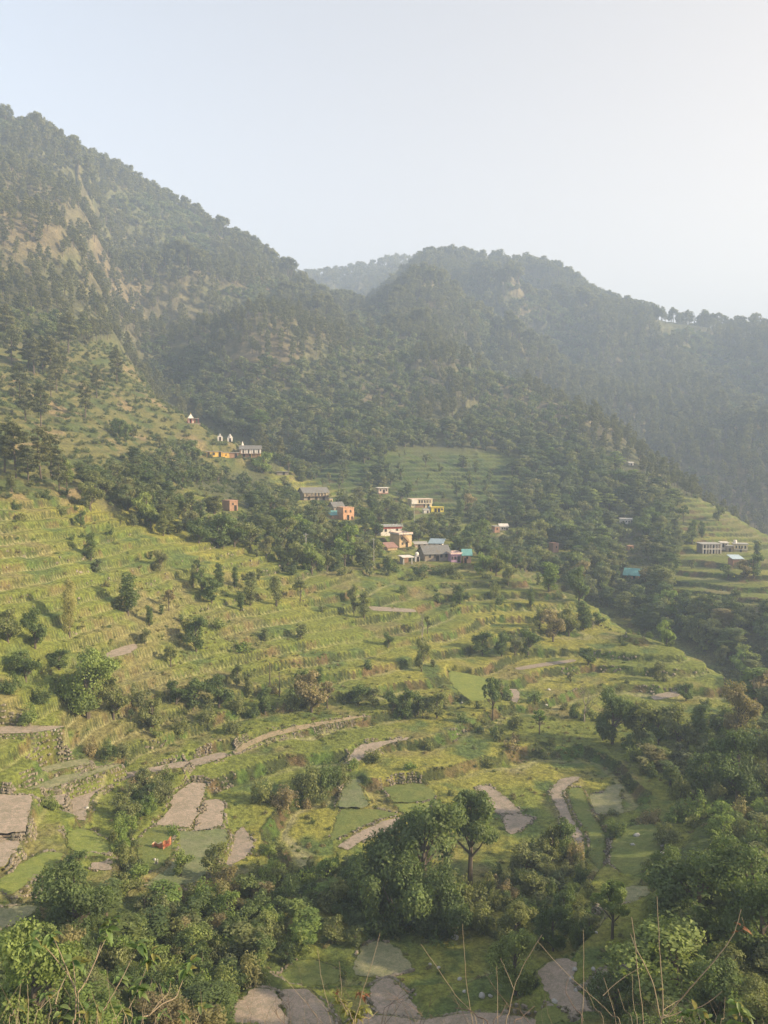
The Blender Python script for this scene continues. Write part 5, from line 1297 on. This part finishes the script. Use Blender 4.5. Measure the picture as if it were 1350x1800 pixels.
x, y, d, r = scatter(2.5, 150, 520, 640, 30)
z = zat(x, y); px, py = proj(x, y, z); sp = mat_at(M_spur, x, y); fo = mat_at(M_forest, x, y); dn = fbm(x/20, y/20, 3, 650)
ok = (((sp > .4) & (r.random(len(x)) < .52+.5*dn)) | ((fo > .5) & (d < 430) & (r.random(len(x)) < .5))) & visible(x, y, z+2)
items = [(x[i], y[i], z[i], d[i], px[i], py[i], h_, h_*1.5) for i in np.nonzero(ok)[0] for h_ in (r.uniform(.8, 2.2),)]
cloud('scrub_vegetation', 'shrub', 'far', 'mixed', items)

# leafless trees
def bare_tree(px_, py_, hp_, lab, seed, mat=mat_palebark):
    p = hit(px_, py_); s = p.length/F_PX; h = hp_*s*1.05
    r = random.Random(seed); parts = []; twigs = []
    def grow(a, d, L, rad, depth, out):
        m = a+d*L*.5+Vector((r.uniform(-.06, .06), r.uniform(-.06, .06), 0))*L; b = a+d*L
        out.append(tube([a, m, b], [rad, rad*.8, rad*.55], 5 if depth < 2 else 3))
        if depth >= 4: return
        for k in range(3 if depth else 4):
            nd = (d+Vector((r.uniform(-1, 1), r.uniform(-1, 1), r.uniform(-.1, .5)))*(.62 if depth else .75)).normalized()
            grow(b if k < 2 else m, nd, L*r.uniform(.6, .78), rad*.5, depth+1, parts if depth == 0 and False else twigs)
    trunk = []
    grow(Vector((0, 0, -.2)), Vector((.05, 0, 1)), h*.36, h*.020, 0, trunk)
    t = thing('bare_tree', lab, 'tree', p)
    v, f = merge(trunk); link('trunk', py_mesh('trunk', v, f, mat), t)
    v, f = merge(twigs); link('branches', py_mesh('branches', v, f, mat), t)
bare_tree(1027,1268,74,'leafless pale tree standing left of the dark round trees at the right', 3)
bare_tree(742,1130,60,'leafless greyish tree rising behind the tree in the middle terraces', 4)
bare_tree(1042,1106,30,'small leafless tree near the right rim of the terraces', 8)
for px_, py_, hp_, lab, sd in ((474,1206,42,'left of two dead stick-like trunks below the middle meadow',5), (491,1224,42,'right of two dead stick-like trunks below the middle meadow',6)):
    p = hit(px_, py_); h = hp_*p.length/F_PX; r_ = random.Random(sd)
    t = thing('dead_tree', lab, 'tree', p)
    link('trunk', py_mesh('trunk', *tube([(0, 0, -.2), (.05, 0, h*.5), (0, .05, h)], [.13, .10, .05], 6), mat_bark), t)
    tw = [tube([(0, 0, h*u), (r_.uniform(-.5, .5), r_.uniform(-.5, .5), h*u+.4)], [.05, .02], 4) for u in (.35, .5, .6, .72, .8, .88, .94)]
    v, f = merge(tw); link('branches', py_mesh('branches', v, f, mat_bark), t)

# ------------------------------------------------------------------ stones, walls, litter
mat_stone = stone_mat('field_wall_stone', (.20, .165, .125), (.30, .255, .20), (.13, .12, .075), 2.5)
mat_white = wall_mat('whitish_stone', (.45, .43, .39))
def stone_geo(r):
    v = []
    for dz in (-.5, .5):
        for dx, dy in ((-.5, -.5), (.5, -.5), (.5, .5), (-.5, .5)):
            k = .78 if dz > 0 else 1.0
            v.append((dx*k+r.uniform(-.14, .14), dy*k+r.uniform(-.14, .14), dz+r.uniform(-.12, .12)))
    return v
SF = [(3, 2, 1, 0), (4, 5, 6, 7), (0, 1, 5, 4), (1, 2, 6, 5), (2, 3, 7, 6), (3, 0, 4, 7)]
def stones_object(name, pts, mat, seed=1):
    """pts: (x, y, z, size)"""
    r = random.Random(seed); vs, fs = [], []
    for x, y, z, s in pts:
        a = r.uniform(0, 3.14); c_, s_ = math.cos(a), math.sin(a); sx, sy, sz = s*r.uniform(.8, 1.4), s*r.uniform(.7, 1.1), s*r.uniform(.5, .9); o = len(vs)
        for q in stone_geo(r):
            u, v = q[0]*sx, q[1]*sy; vs.append((x+u*c_-v*s_, y+u*s_+v*c_, z+q[2]*sz))
        fs += [tuple(o+i for i in f) for f in SF]
    return link(name, py_mesh(name, vs, fs, mat))
# retaining walls and stone edging along the drawn plots
wi = 0
WALL_AT = {}
for fi, (kind, out, zc, g, (cx, cy)) in enumerate(field_data):
    r = random.Random(900+fi); pts = []
    n = len(out); skip = 0
    dmin = np.hypot(out[:, 0], out[:, 1]).mean()
    if dmin > 150: continue
    for i in range(n):
        a, b = out[i], out[(i+1) % n]; L = math.hypot(*(b-a)); nrm = np.array([(b-a)[1], -(b-a)[0]])/max(L, 1e-6)
        m_ = (a+b)/2+nrm*.5
        if in_poly(np.array([m_[0]]), np.array([m_[1]]), out)[0]: nrm = -nrm
        k = max(1, int(L/.30))
        for j in range(k):
            q = a+(b-a)*(j+r.random())/k
            gap = vnoise(np.array([q[0]/2.2]), np.array([q[1]/2.2]), 50+fi)[0]
            zp = zc+g[0]*(q[0]-cx)+g[1]*(q[1]-cy)
            zo = float(zat(*(q+nrm*1.25)))
            dz = zo-zp
            if gap < -.05: continue
            if abs(dz) > .35:                        # a wall holding up this plot, or the plot above
                hgt = min(abs(dz), 1.1); nrow = max(1, int(hgt/.26))
                for w_ in range(nrow):
                    f_ = (w_+.5)/nrow; off = .25+.75*f_ if dz > 0 else .15+.75*(1-f_)
                    qq = q+nrm*off; zz_ = zp+(dz*f_ if dz > 0 else -abs(dz)*(1-f_))
                    if r.random() < .88: pts.append((qq[0], qq[1], max(zz_, float(zat(*qq))-.05), r.uniform(.20, .36)))
            elif r.random() < .55: 
                qq = q+nrm*r.uniform(.1, .4); pts.append((qq[0], qq[1], float(zat(*qq))+.05, r.uniform(.18, .40)))
    if len(pts) > 6:
        o = stones_object('stone_wall', pts, mat_stone, fi)
        ppx = [proj(x, y, z)[:2] for x, y, z, _ in pts]; mx = sum(p[0] for p in ppx)/len(ppx); my = sum(p[1] for p in ppx)/len(ppx)
        kn = {'soil': 'ploughed plot', 'path': 'earth path', 'stubble': 'stubble plot', 'pale': 'thin green plot', 'crop': 'green plot', 'lime': 'yellow-green plot'}[kind]
        k_ = sorted(range(len(LMARK)), key=lambda i: math.hypot(mx-LMARK[i][0], my-LMARK[i][1]))[:1][0]
        near = math.hypot(mx-LMARK[k_][0], my-LMARK[k_][1])
        base = f'dry-stone edging round the {kn} ' + (f'known as {LMARK[k_][2]}' if False else f'{"at" if near < 14 else direction(mx-LMARK[k_][0], my-LMARK[k_][1])} {LMARK[k_][2]}')
        WALL_AT.setdefault(base, []).append((mx, o))
for base, lst in WALL_AT.items():
    lst.sort(key=lambda q: q[0])
    for k, (mx, o) in enumerate(lst):
        pre = '' if len(lst) == 1 else (('left: ' if k == 0 else 'right: ') if len(lst) == 2 else f'{ORD[k] or "first "}from left: ')
        tag(o, pre+base, 'wall', 'dry-stone field edges')
# stone faces along the natural terrace steps
ZONES = [('on the rounded terrace shoulder above the ravine', [(1000,1085),(1130,1095),(1300,1200),(1260,1250),(1120,1240),(980,1215)], 150, 300, .6, .38),
         ('below the long earth path in the centre', [(560,1235),(900,1300),(760,1350),(600,1330)], 100, 200, .5, .3),
         ('on the left edge above the large grey field', [(-20,1310),(300,1300),(420,1300),(410,1400),(60,1420),(-20,1410)], 90, 160, .5, .34),
         ('in the left terraces', [(0,930),(420,900),(600,1060),(420,1130),(0,1120)], 130, 260, .8, .42)]
for zi, (where, poly, d0, d1, s, sz) in enumerate(ZONES):
    x, y, d, r = scatter(s, d0, d1, 700+zi, 27)
    z = zat(x, y); px, py = proj(x, y, z)
    m = in_poly(px, py, poly)
    x, y, z, px, py = x[m], y[m], z[m], px[m], py[m]
    ris = mat_at(RISER, x, y); gap = vnoise(x/5, y/5, 720+zi)
    ok = (ris > .55) & (gap > .05) & (r.random(len(x)) < .8)
    i_ = np.clip(np.searchsorted(AZ, np.arctan2(x, y)), 0, NA-1); j_ = np.clip(np.searchsorted(DD, np.hypot(x, y)), 0, ND-1)
    lv = LV[j_, i_]
    rows = {}
    for i in np.nonzero(ok)[0]: rows.setdefault(int(lv[i]), []).append((x[i], y[i], z[i]+.08, sz*r.uniform(.6, 1.3)))
    rows = {k: v for k, v in rows.items() if len(v) > 8}
    ks = sorted(rows, reverse=True)
    for n_, k in enumerate(ks):
        o = stones_object('stone_wall', rows[k], mat_stone, 800+zi*20+n_)
        tag(o, f'broken stone terrace face {where}, {(ORD[n_] if 0 < n_ < 10 else "").strip()+" " if 0 < n_ < 10 else ""}{"from the top" if 0 < n_ < 10 else ("topmost" if n_ == 0 else "lowest")}', 'wall', f'stone terrace faces {where}')
# pale boulders one can pick out
ROCKS = [(800,1650,13,'on the grass above the bottom plots, largest of the white boulders'),(771,1702,7,'left of the bottom-centre grass strip'),(756,1696,6,'just right of the stubble field corner'),(808,1722,8,'in the grass between the bottom plots'),(816,1744,7,'below the grass track at the bottom centre'),
 (847,1752,12,'in the row of stones at bottom centre, biggest'),(862,1752,7,'right beside the biggest stone of the bottom row'),(1010,1706,10,'on the upper right corner of the stone-edged ploughed field'),(1004,1722,10,'halfway down the right edge of the stone-edged ploughed field'),(1012,1742,8,'at the bend of the stone-edged ploughed field'),(975,1762,11,'on the lower left edge of the stone-edged ploughed field'),(955,1785,9,'at the foot of the stone line bottom right'),
 (1043,1705,8,'on the small grass strip between two ploughed plots'),(1044,1722,7,'lower on the grass strip between two ploughed plots'),(1119,1470,11,'at the top of the sloping green field, right side'),(1112,1486,8,'below the pale boulder in the sloping green field'),(1165,1502,10,'on the right border of the sloping green field'),(1164,1488,7,'just above the right border boulder'),(1128,1440,6,'right of the pale walled field'),(272,1512,6,'in front of the orange banner'),(283,1560,6,'at the edge of the thicket below the banner'),
 (965,1213,6,'on the slope above the round dark trees'),(963,1120,5,'beside the terrace wall in the middle'),(1240,1236,6,'at the right end of the little brown plot'),(1048,1640,6,'between bushes at lower right'),(153,1421,6,'at the end of the curved ploughed strip'),(96,1284,5,'on the bank below the brown strip'),(118,1512,6,'on the edge of the small ploughed strip'),(960,1240,5,'under the open tree right of the lime field'),(812,1236,5,'on the bank under the lime field')]
for k, (px_, py_, sp_, lab) in enumerate(ROCKS):
    p = hit(px_, py_); s = sp_*p.length/F_PX*.85; r = random.Random(k)
    bm = bmesh.new(); bmesh.ops.create_icosphere(bm, subdivisions=2, radius=.5)
    for v in bm.verts:
        q = v.co*2.3+Vector((k*3.1, 0, 0)); v.co *= 1+.28*float(fbm(np.array([q.x+q.z]), np.array([q.y-q.z]), 2, k)[0])
    bmesh.ops.scale(bm, vec=(1.25, .9, .75), verts=bm.verts)
    me = bpy.data.meshes.new('boulder'); bm.to_mesh(me); bm.free(); me.materials.append(mat_white)
    o = link('boulder', me, None, p+Vector((0, 0, s*.18)), (0, 0, r.uniform(0, 3)), (s, s, s))
    tag(o, f'pale boulder {lab}', 'boulder', 'pale boulders')

# orange banner fallen open on the field, and a white scrap in front of it
mat_banner, n = new_mat('orange_banner_cloth')
tc = N(n, 'ShaderNodeTexCoord'); br = N(n, 'ShaderNodeTexBrick'); br.inputs['Scale'].default_value = 3.4; br.inputs['Mortar Size'].default_value = .045
br.inputs['Color1'].default_value = (.80, .30, .10, 1); br.inputs['Color2'].default_value = (.74, .34, .16, 1); br.inputs['Mortar'].default_value = (.80, .30, .10, 1)
finish(n, mixc(n, ramp(n, noise(n, 5, 3), .45, .6), (.60, .27, .14), (.50, .17, .11)), .8, trans=.25)
mat_lip, n = new_mat('pale_banner_edge'); finish(n, (.85, .70, .52), .8)
mat_ink, n = new_mat('faded_red_print'); finish(n, (.45, .12, .08), .8)
b0 = hit(286, 1494); s = b0.length/F_PX
t = thing('banner', 'folded orange banner standing open on the green field among the ploughed plots', 'banner', b0, math.radians(8))
def sheet(name, p0, p1, h0, h1, wave, mat, seg=14, th=.02):
    vs, fs = [], []
    d_ = (Vector(p1)-Vector(p0)); nn = Vector((-d_.y, d_.x, 0)).normalized()
    for i in range(seg+1):
        u = i/seg; q = Vector(p0)+d_*u+nn*math.sin(u*math.pi*2.2)*wave; hh = h0+(h1-h0)*u
        for off in (-th, th):
            vs += [q+nn*off, q+nn*(off+.10*math.sin(u*5))+Vector((0, 0, hh*.5)), q+nn*off+Vector((0, 0, hh+.12*math.sin(u*9)))]
    for i in range(seg):
        a, b = i*6, (i+1)*6
        fs += [(a, b, b+1, a+1), (a+1, b+1, b+2, a+2), (a+4, b+4, b+3, a+3), (a+5, b+5, b+4, a+4), (a+2, b+2, b+5, a+5), (a, a+3, b+3, b)]
    return py_mesh(name, vs, fs, mat)
link('cloth_panel', sheet('cloth_panel', (0, 0, 0), (13*s, 3*s, .55), 12*s, 12*s, .05, mat_banner), t)
link('cloth_panel', sheet('cloth_panel', (-1*s, 6*s, .0), (-17*s, 9*s, .1), 9*s, 5*s, .25, mat_banner), t)
link('hem', sheet('hem', (-1*s, 6*s, 9*s), (-17*s, 9*s, 5*s+.1), .10, .10, .25, mat_lip), t)
link('faded_print', boxes_mesh('faded_print', [((3+2.3*k)*s, (.7+.53*k)*s-.08, 7*s+.04*k, 1.5*s, .02, (4 if k % 2 else 3)*s, math.radians(13)) for k in range(4)], mat_ink), t)
for px_, py_ in ((0, 0), (13*s, 3*s), (-17*s, 9*s)):
    link('stick', py_mesh('stick', *tube([(px_, py_, -.2), (px_+.05, py_, 12*s)], [.03, .02], 5), mat_bark), t)
b1 = hit(272, 1520)
o = link('white_scrap', sheet('white_scrap', (0, 0, 0), (.38, .1, .05), .25, .62, .04, mat_white, 5, .01), None, b1); tag(o, 'torn white scrap of cloth lying in front of the orange banner', 'cloth scrap')

# ------------------------------------------------------------------ twigs and leafy stems at the photographer's feet
mat_twig, n = new_mat('pale_dry_stem'); _a = noise(n, 30, 3); finish(n, mixc(n, _a, (.20, .15, .10), (.33, .27, .19)), .85)
mat_twig2, n = new_mat('dark_dry_stem'); _a = noise(n, 30, 3); finish(n, mixc(n, _a, (.10, .07, .055), (.20, .15, .12)), .85)
mat_nl = leaf_mat('young_leaf', [(.065, .105, .04), (.085, .125, .05), (.10, .13, .06)], .45, .40)
mat_yl = leaf_mat('yellowing_leaf', [(.15, .135, .05), (.13, .13, .05), (.11, .12, .045)], .5, .4)
mat_rl = leaf_mat('rust_leaf', [(.10, .045, .03), (.13, .065, .04)], .6, .3)
def leaf_mesh(fold, droop):
    vs, fs = [], []; ns = 7
    for i in range(ns+1):
        u = i/ns; w = .24*math.sin(math.pi*min(1, u**.8*.98+.01))*(1-.15*u)
        z = -droop*u*u
        vs += [(u, -w, z+fold*w), (u, 0, z), (u, w, z+fold*w)]
    for i in range(ns):
        a = i*3; fs += [(a, a+3, a+4, a+1), (a+1, a+4, a+5, a+2)]
    return py_mesh('leaf', vs, fs, mat_nl, True)
LEAFM = [leaf_mesh(.5, .35), leaf_mesh(.3, .6), leaf_mesh(.7, .15)]
def at_depth(px, py, dep):
    x, y, z = px_dir(px, py); return Vector((x, y, z))*(dep/math.hypot(x, y)*1.0)
def stem_plant(label, stems, dep, leaves=(), mat=None, cat='twig', name='dry_stem', seed=0, size=15, lmat=None):
    """stems: list of (pixel polyline from the foot up, thickness in pixels); leaves: (x, y, count, pixel size)"""
    r = random.Random(seed); mat = mat or mat_twig
    f0 = stems[0][0][0]; base = at_depth(f0[0], f0[1], dep)
    gx, gy = base.x*.98, base.y*.98; gz = float(zat(gx, gy)); root = Vector((gx, gy, gz))
    t = thing(name, label, cat, root, 0, 'stems rising in front of the camera')
    for k, (pl, th) in enumerate(stems):
        dk = dep+r.uniform(-.12, .12)*(k > 0)
        pts = [at_depth(x, y, dk*(1+.04*i/len(pl))) for i, (x, y) in enumerate(pl)]
        if pl[0][1] >= 1795: pts = [root+Vector((r.uniform(-.03, .03), r.uniform(-.03, .03), -.03))]+[root.lerp(pts[0], .5)+Vector((0, 0, .02))]+pts
        path = []
        for i in range(len(pts)-1):                 # curve through the points
            p0, p1, p2, p3 = pts[max(i-1, 0)], pts[i], pts[i+1], pts[min(i+2, len(pts)-1)]
            for j in range(4):
                u = j/4; path.append(.5*((2*p1)+(p2-p0)*u+(2*p0-5*p1+4*p2-p3)*u*u+(3*p1-p0-3*p2+p3)*u**3)+Vector((r.uniform(-1, 1), 0, r.uniform(-1, 1)))*.0012)
        path.append(pts[-1])
        R0 = th*.52*dep/F_PX/2; rad = [R0*(1-.62*i/len(path)) for i in range(len(path))]
        path = [q-root for q in path]
        link('stem', py_mesh('stem', *tube(path, rad, 6), mat, True), t)
    for (x, y, cnt, sz) in leaves:
        c0 = at_depth(x, y, dep*1.03)-root
        for k in range(cnt):
            a = k*2.4+r.uniform(-.4, .4); el = r.uniform(-.5, .55)
            L = sz*dep/F_PX*r.uniform(.65, 1.15)
            m = lmat if lmat else (mat_nl if r.random() < .85 else mat_yl)
            link('leaf', LEAFM[r.randrange(3)], t, c0+Vector((r.uniform(-.4, .4), r.uniform(-.4, .4), r.uniform(-.9, .2)))*L*.5, (r.uniform(-.4, .4), -el, a), (L, L, L), m)
    return t
stem_plant('leafy forked plant with several tall pale stems at the lower left', [
  ([(128,1810),(132,1790),(131,1735),(100,1688),(62,1648)], 7), ([(131,1738),(112,1690),(93,1646)], 4.5), ([(133,1740),(130,1705),(128,1690)], 4),
  ([(137,1745),(152,1722),(168,1688),(192,1636)], 5.5), ([(150,1728),(166,1692),(180,1652)], 4.5), ([(140,1808),(138,1770),(137,1745)], 6), ([(97,1765),(105,1738),(118,1712)], 4)], 3.2,
  [(60,1645,7,24),(92,1640,8,24),(70,1652,4,18),(128,1690,9,30),(190,1628,6,24),(182,1650,5,20),(196,1616,5,20),(112,1722,5,16)], cat='plant', name='leafy_stem', seed=1)
stem_plant('slanting pale stem with a leaf crown, second tall plant from the lower left', [
  ([(170,1806),(186,1770),(206,1735),(225,1698),(241,1664)], 5.5), ([(216,1808),(228,1770),(240,1745),(262,1690)], 5), ([(208,1732),(212,1722),(214,1712)], 3)], 3.0,
  [(241,1658,7,24),(262,1686,8,24),(238,1735,9,26),(212,1718,6,22),(250,1740,5,20),(268,1672,4,18)], cat='plant', name='leafy_stem', seed=2)
stem_plant('curved pale forked stem with small leaves at its bent tip, lower left', [
  ([(248,1808),(262,1785),(285,1765),(308,1754),(316,1735),(328,1706)], 7), ([(262,1785),(280,1762),(296,1744),(300,1725)], 3.5), ([(288,1762),(284,1745),(280,1728)], 3)], 3.1,
  [(328,1702,9,22),(318,1712,4,18),(300,1722,4,14),(286,1735,4,14),(338,1690,5,20)], cat='plant', name='leafy_stem', seed=3)
stem_plant('low cluster of thin leafy shoots at the far lower left corner', [
  ([(16,1808),(22,1785),(27,1772)], 4), ([(48,1808),(50,1770),(48,1730)], 3.2), ([(84,1806),(90,1775),(84,1750)], 3), ([(60,1806),(75,1770),(104,1740)], 3), ([(28,1808),(33,1760),(38,1722)], 3)], 2.9,
  [(28,1768,6,18),(84,1745,8,22),(48,1760,3,14),(104,1770,5,20),(36,1722,3,14),(150,1775,6,18),(110,1790,5,18)], cat='plant', name='leafy_stem', seed=4)
stem_plant('leafy shoots low between the forked plants at the bottom left', [
  ([(196,1810),(205,1790),(214,1775)], 3.5), ([(270,1808),(280,1790),(286,1780)], 3), ([(340,1808),(350,1785),(352,1770)], 3)], 2.9,
  [(214,1772,7,20),(170,1768,6,20),(286,1778,6,18),(352,1768,7,20),(322,1782,5,18),(148,1792,6,20),(240,1790,5,18)], cat='plant', name='leafy_stem', seed=14)
stem_plant('clump of yellow-green and rust leaves on thin stems at bottom centre', [
  ([(622,1810),(618,1790),(610,1772),(586,1752)], 5), ([(624,1808),(628,1780),(640,1735),(655,1690),(668,1640)], 4), ([(612,1785),(600,1760),(594,1745)], 3), ([(636,1805),(650,1790),(664,1778)], 3)], 3.0,
  [(610,1775,10,22),(626,1786,10,24),(600,1760,6,18),(640,1772,6,20),(590,1752,4,16)], cat='plant', name='leafy_stem', seed=5, lmat=mat_yl)
stem_plant('rust coloured leaf tuft on short twigs beside the bottom-centre leaf clump', [
  ([(632,1810),(632,1780),(636,1740)], 3), ([(648,1808),(645,1770),(640,1745)], 3)], 3.15, [(632,1742,5,14),(642,1748,5,13),(590,1742,4,12)], cat='plant', name='leafy_stem', seed=6, lmat=mat_rl)
stem_plant('tall bare pale twig bundle in front of the rounded tree at the lower right', [
  ([(1162,1812),(1158,1780),(1150,1735),(1135,1700),(1119,1668),(1114,1640),(1110,1612)], 5.5), ([(1132,1810),(1126,1750),(1120,1700),(1117,1668),(1108,1642)], 4.5), ([(1165,1786),(1165,1740),(1160,1680),(1158,1640),(1155,1576)], 4.5),
  ([(1160,1806),(1176,1782),(1212,1738),(1246,1700),(1272,1668),(1290,1640),(1303,1598)], 5.5), ([(1164,1790),(1195,1780),(1235,1768),(1270,1742)], 3.5), ([(1166,1776),(1180,1766),(1194,1758)], 2.5)], 3.0,
  [(1158,1740,2,14)], seed=7, lmat=mat_yl)
t_ = stem_plant('withered rust leaf hanging from a thin twig tip at the lower right', [([(1303,1612),(1306,1618),(1308,1626)], 2)], 3.1, [(1304,1626,3,17),(1300,1636,2,14)], seed=8, lmat=mat_rl, cat='leaf', name='withered_leaf')
stem_plant('thin bare twigs left of the tall twig bundle, lower right', [
  ([(1120,1808),(1114,1770),(1111,1712)], 3.5), ([(1084,1810),(1075,1765),(1061,1718)], 3), ([(1092,1808),(1075,1785),(1048,1758),(1000,1715),(945,1655)], 3.5), ([(1112,1806),(1098,1775),(1086,1738)], 2.6), ([(1060,1750),(1090,1722),(1128,1700)], 2.6)], 2.9, [], seed=9)
stem_plant('long pale twig bent back on itself at the bottom right of centre', [
  ([(888,1812),(896,1775),(904,1735),(924,1690),(953,1643)], 4.5), ([(875,1808),(875,1760),(873,1698)], 3.2), ([(904,1740),(892,1712),(880,1684)], 3)], 2.8, [(952,1646,1,10)], seed=10)
stem_plant('upright thin twigs in front of the bottom-centre grass strip', [
  ([(832,1812),(826,1770),(819,1720),(813,1624)], 3.4), ([(838,1810),(828,1778),(800,1748),(768,1700),(740,1660)], 3), ([(850,1808),(838,1786),(822,1772)], 4.5)], 3.2, [], seed=11)
stem_plant('dark low twigs spreading along the bottom edge right of centre', [
  ([(860,1812),(840,1788),(826,1776),(800,1772)], 6), ([(866,1810),(880,1785),(892,1762)], 3.5), ([(900,1812),(915,1790),(940,1768)], 4), ([(1020,1812),(1008,1770),(994,1740),(1002,1715)], 4)], 2.7, [], mat=mat_twig2, seed=12)
stem_plant('single straight pale twig in front of the stone-edged ploughed field', [([(1021,1812),(1025,1760),(1026,1700),(1025,1634)], 3.8), ([(1062,1808),(1044,1770),(1030,1735)], 2.6)], 2.9, [], seed=13)
stem_plant('thin twigs left of the bottom-centre leaf clump', [([(590,1810),(578,1770),(566,1725),(558,1668)], 3), ([(596,1808),(600,1740),(596,1690)], 2.6), ([(560,1808),(548,1775),(500,1720),(494,1710)], 2.6)], 3.1, [], seed=15)
stem_plant('bright leafy sprays rising at the bottom right corner', [
  ([(1240,1812),(1232,1795),(1226,1780)], 4), ([(1302,1812),(1300,1785),(1296,1762)], 4), ([(1265,1812),(1272,1790),(1275,1752)], 2.6), ([(1190,1812),(1196,1796),(1200,1786)], 3)], 2.7,
  [(1226,1776,9,24),(1208,1782,7,20),(1244,1790,7,22),(1296,1760,8,22),(1306,1778,7,22),(1298,1794,7,22)], cat='plant', name='leafy_stem', seed=16)

# a fringe of dry grass and thin shoots along the verge below the camera
r = random.Random(31); parts = []
for k in range(80):
    x0 = r.uniform(-30, 1380); dep = r.uniform(2.2, 3.4); hgt = r.choice([15, 25, 40, 60, 85])*r.uniform(.6, 1.3)
    a = at_depth(x0, 1830, dep); b = at_depth(x0+r.uniform(-45, 45)*hgt/60, 1800-hgt, dep*r.uniform(.97, 1.05)); m = (a+b)/2+Vector((r.uniform(-.02, .02), 0, .01))
    foot = Vector((a.x*.98, a.y*.98, float(zat(a.x*.98, a.y*.98))-.02))
    w = r.uniform(.0004, .0010)
    parts.append(tube([foot, a, m, b], [w*1.3, w, w*.8, w*.3], 3))
v, f = merge(parts)
g_ = link('dry_grass', py_mesh('dry_grass', v, f, mat_twig)); g_['kind'] = 'stuff'
parts = []
for k in range(36):
    x0 = r.uniform(-30, 1380); dep = r.uniform(2.4, 3.3); hgt = r.uniform(20, 75)
    a = at_depth(x0, 1830, dep); b = at_depth(x0+r.uniform(-70, 70), 1800-hgt, dep); m = (a+b)/2+Vector((r.uniform(-.04, .04), 0, .02))
    foot = Vector((a.x*.98, a.y*.98, float(zat(a.x*.98, a.y*.98))-.02)); w = r.uniform(.0005, .0013)
    parts.append(tube([foot, a, m, b], [w*1.3, w, w*.8, w*.3], 3))
    for q in range(3):
        c_ = m.lerp(b, r.uniform(0, .9)); e_ = c_+Vector((r.uniform(-.06, .06), r.uniform(-.02, .02), r.uniform(.01, .06))); parts.append(tube([c_, e_], [w*.6, w*.2], 3))
v, f = merge(parts)
g_ = link('dead_weeds', py_mesh('dead_weeds', v, f, mat_twig2)); g_['kind'] = 'stuff'
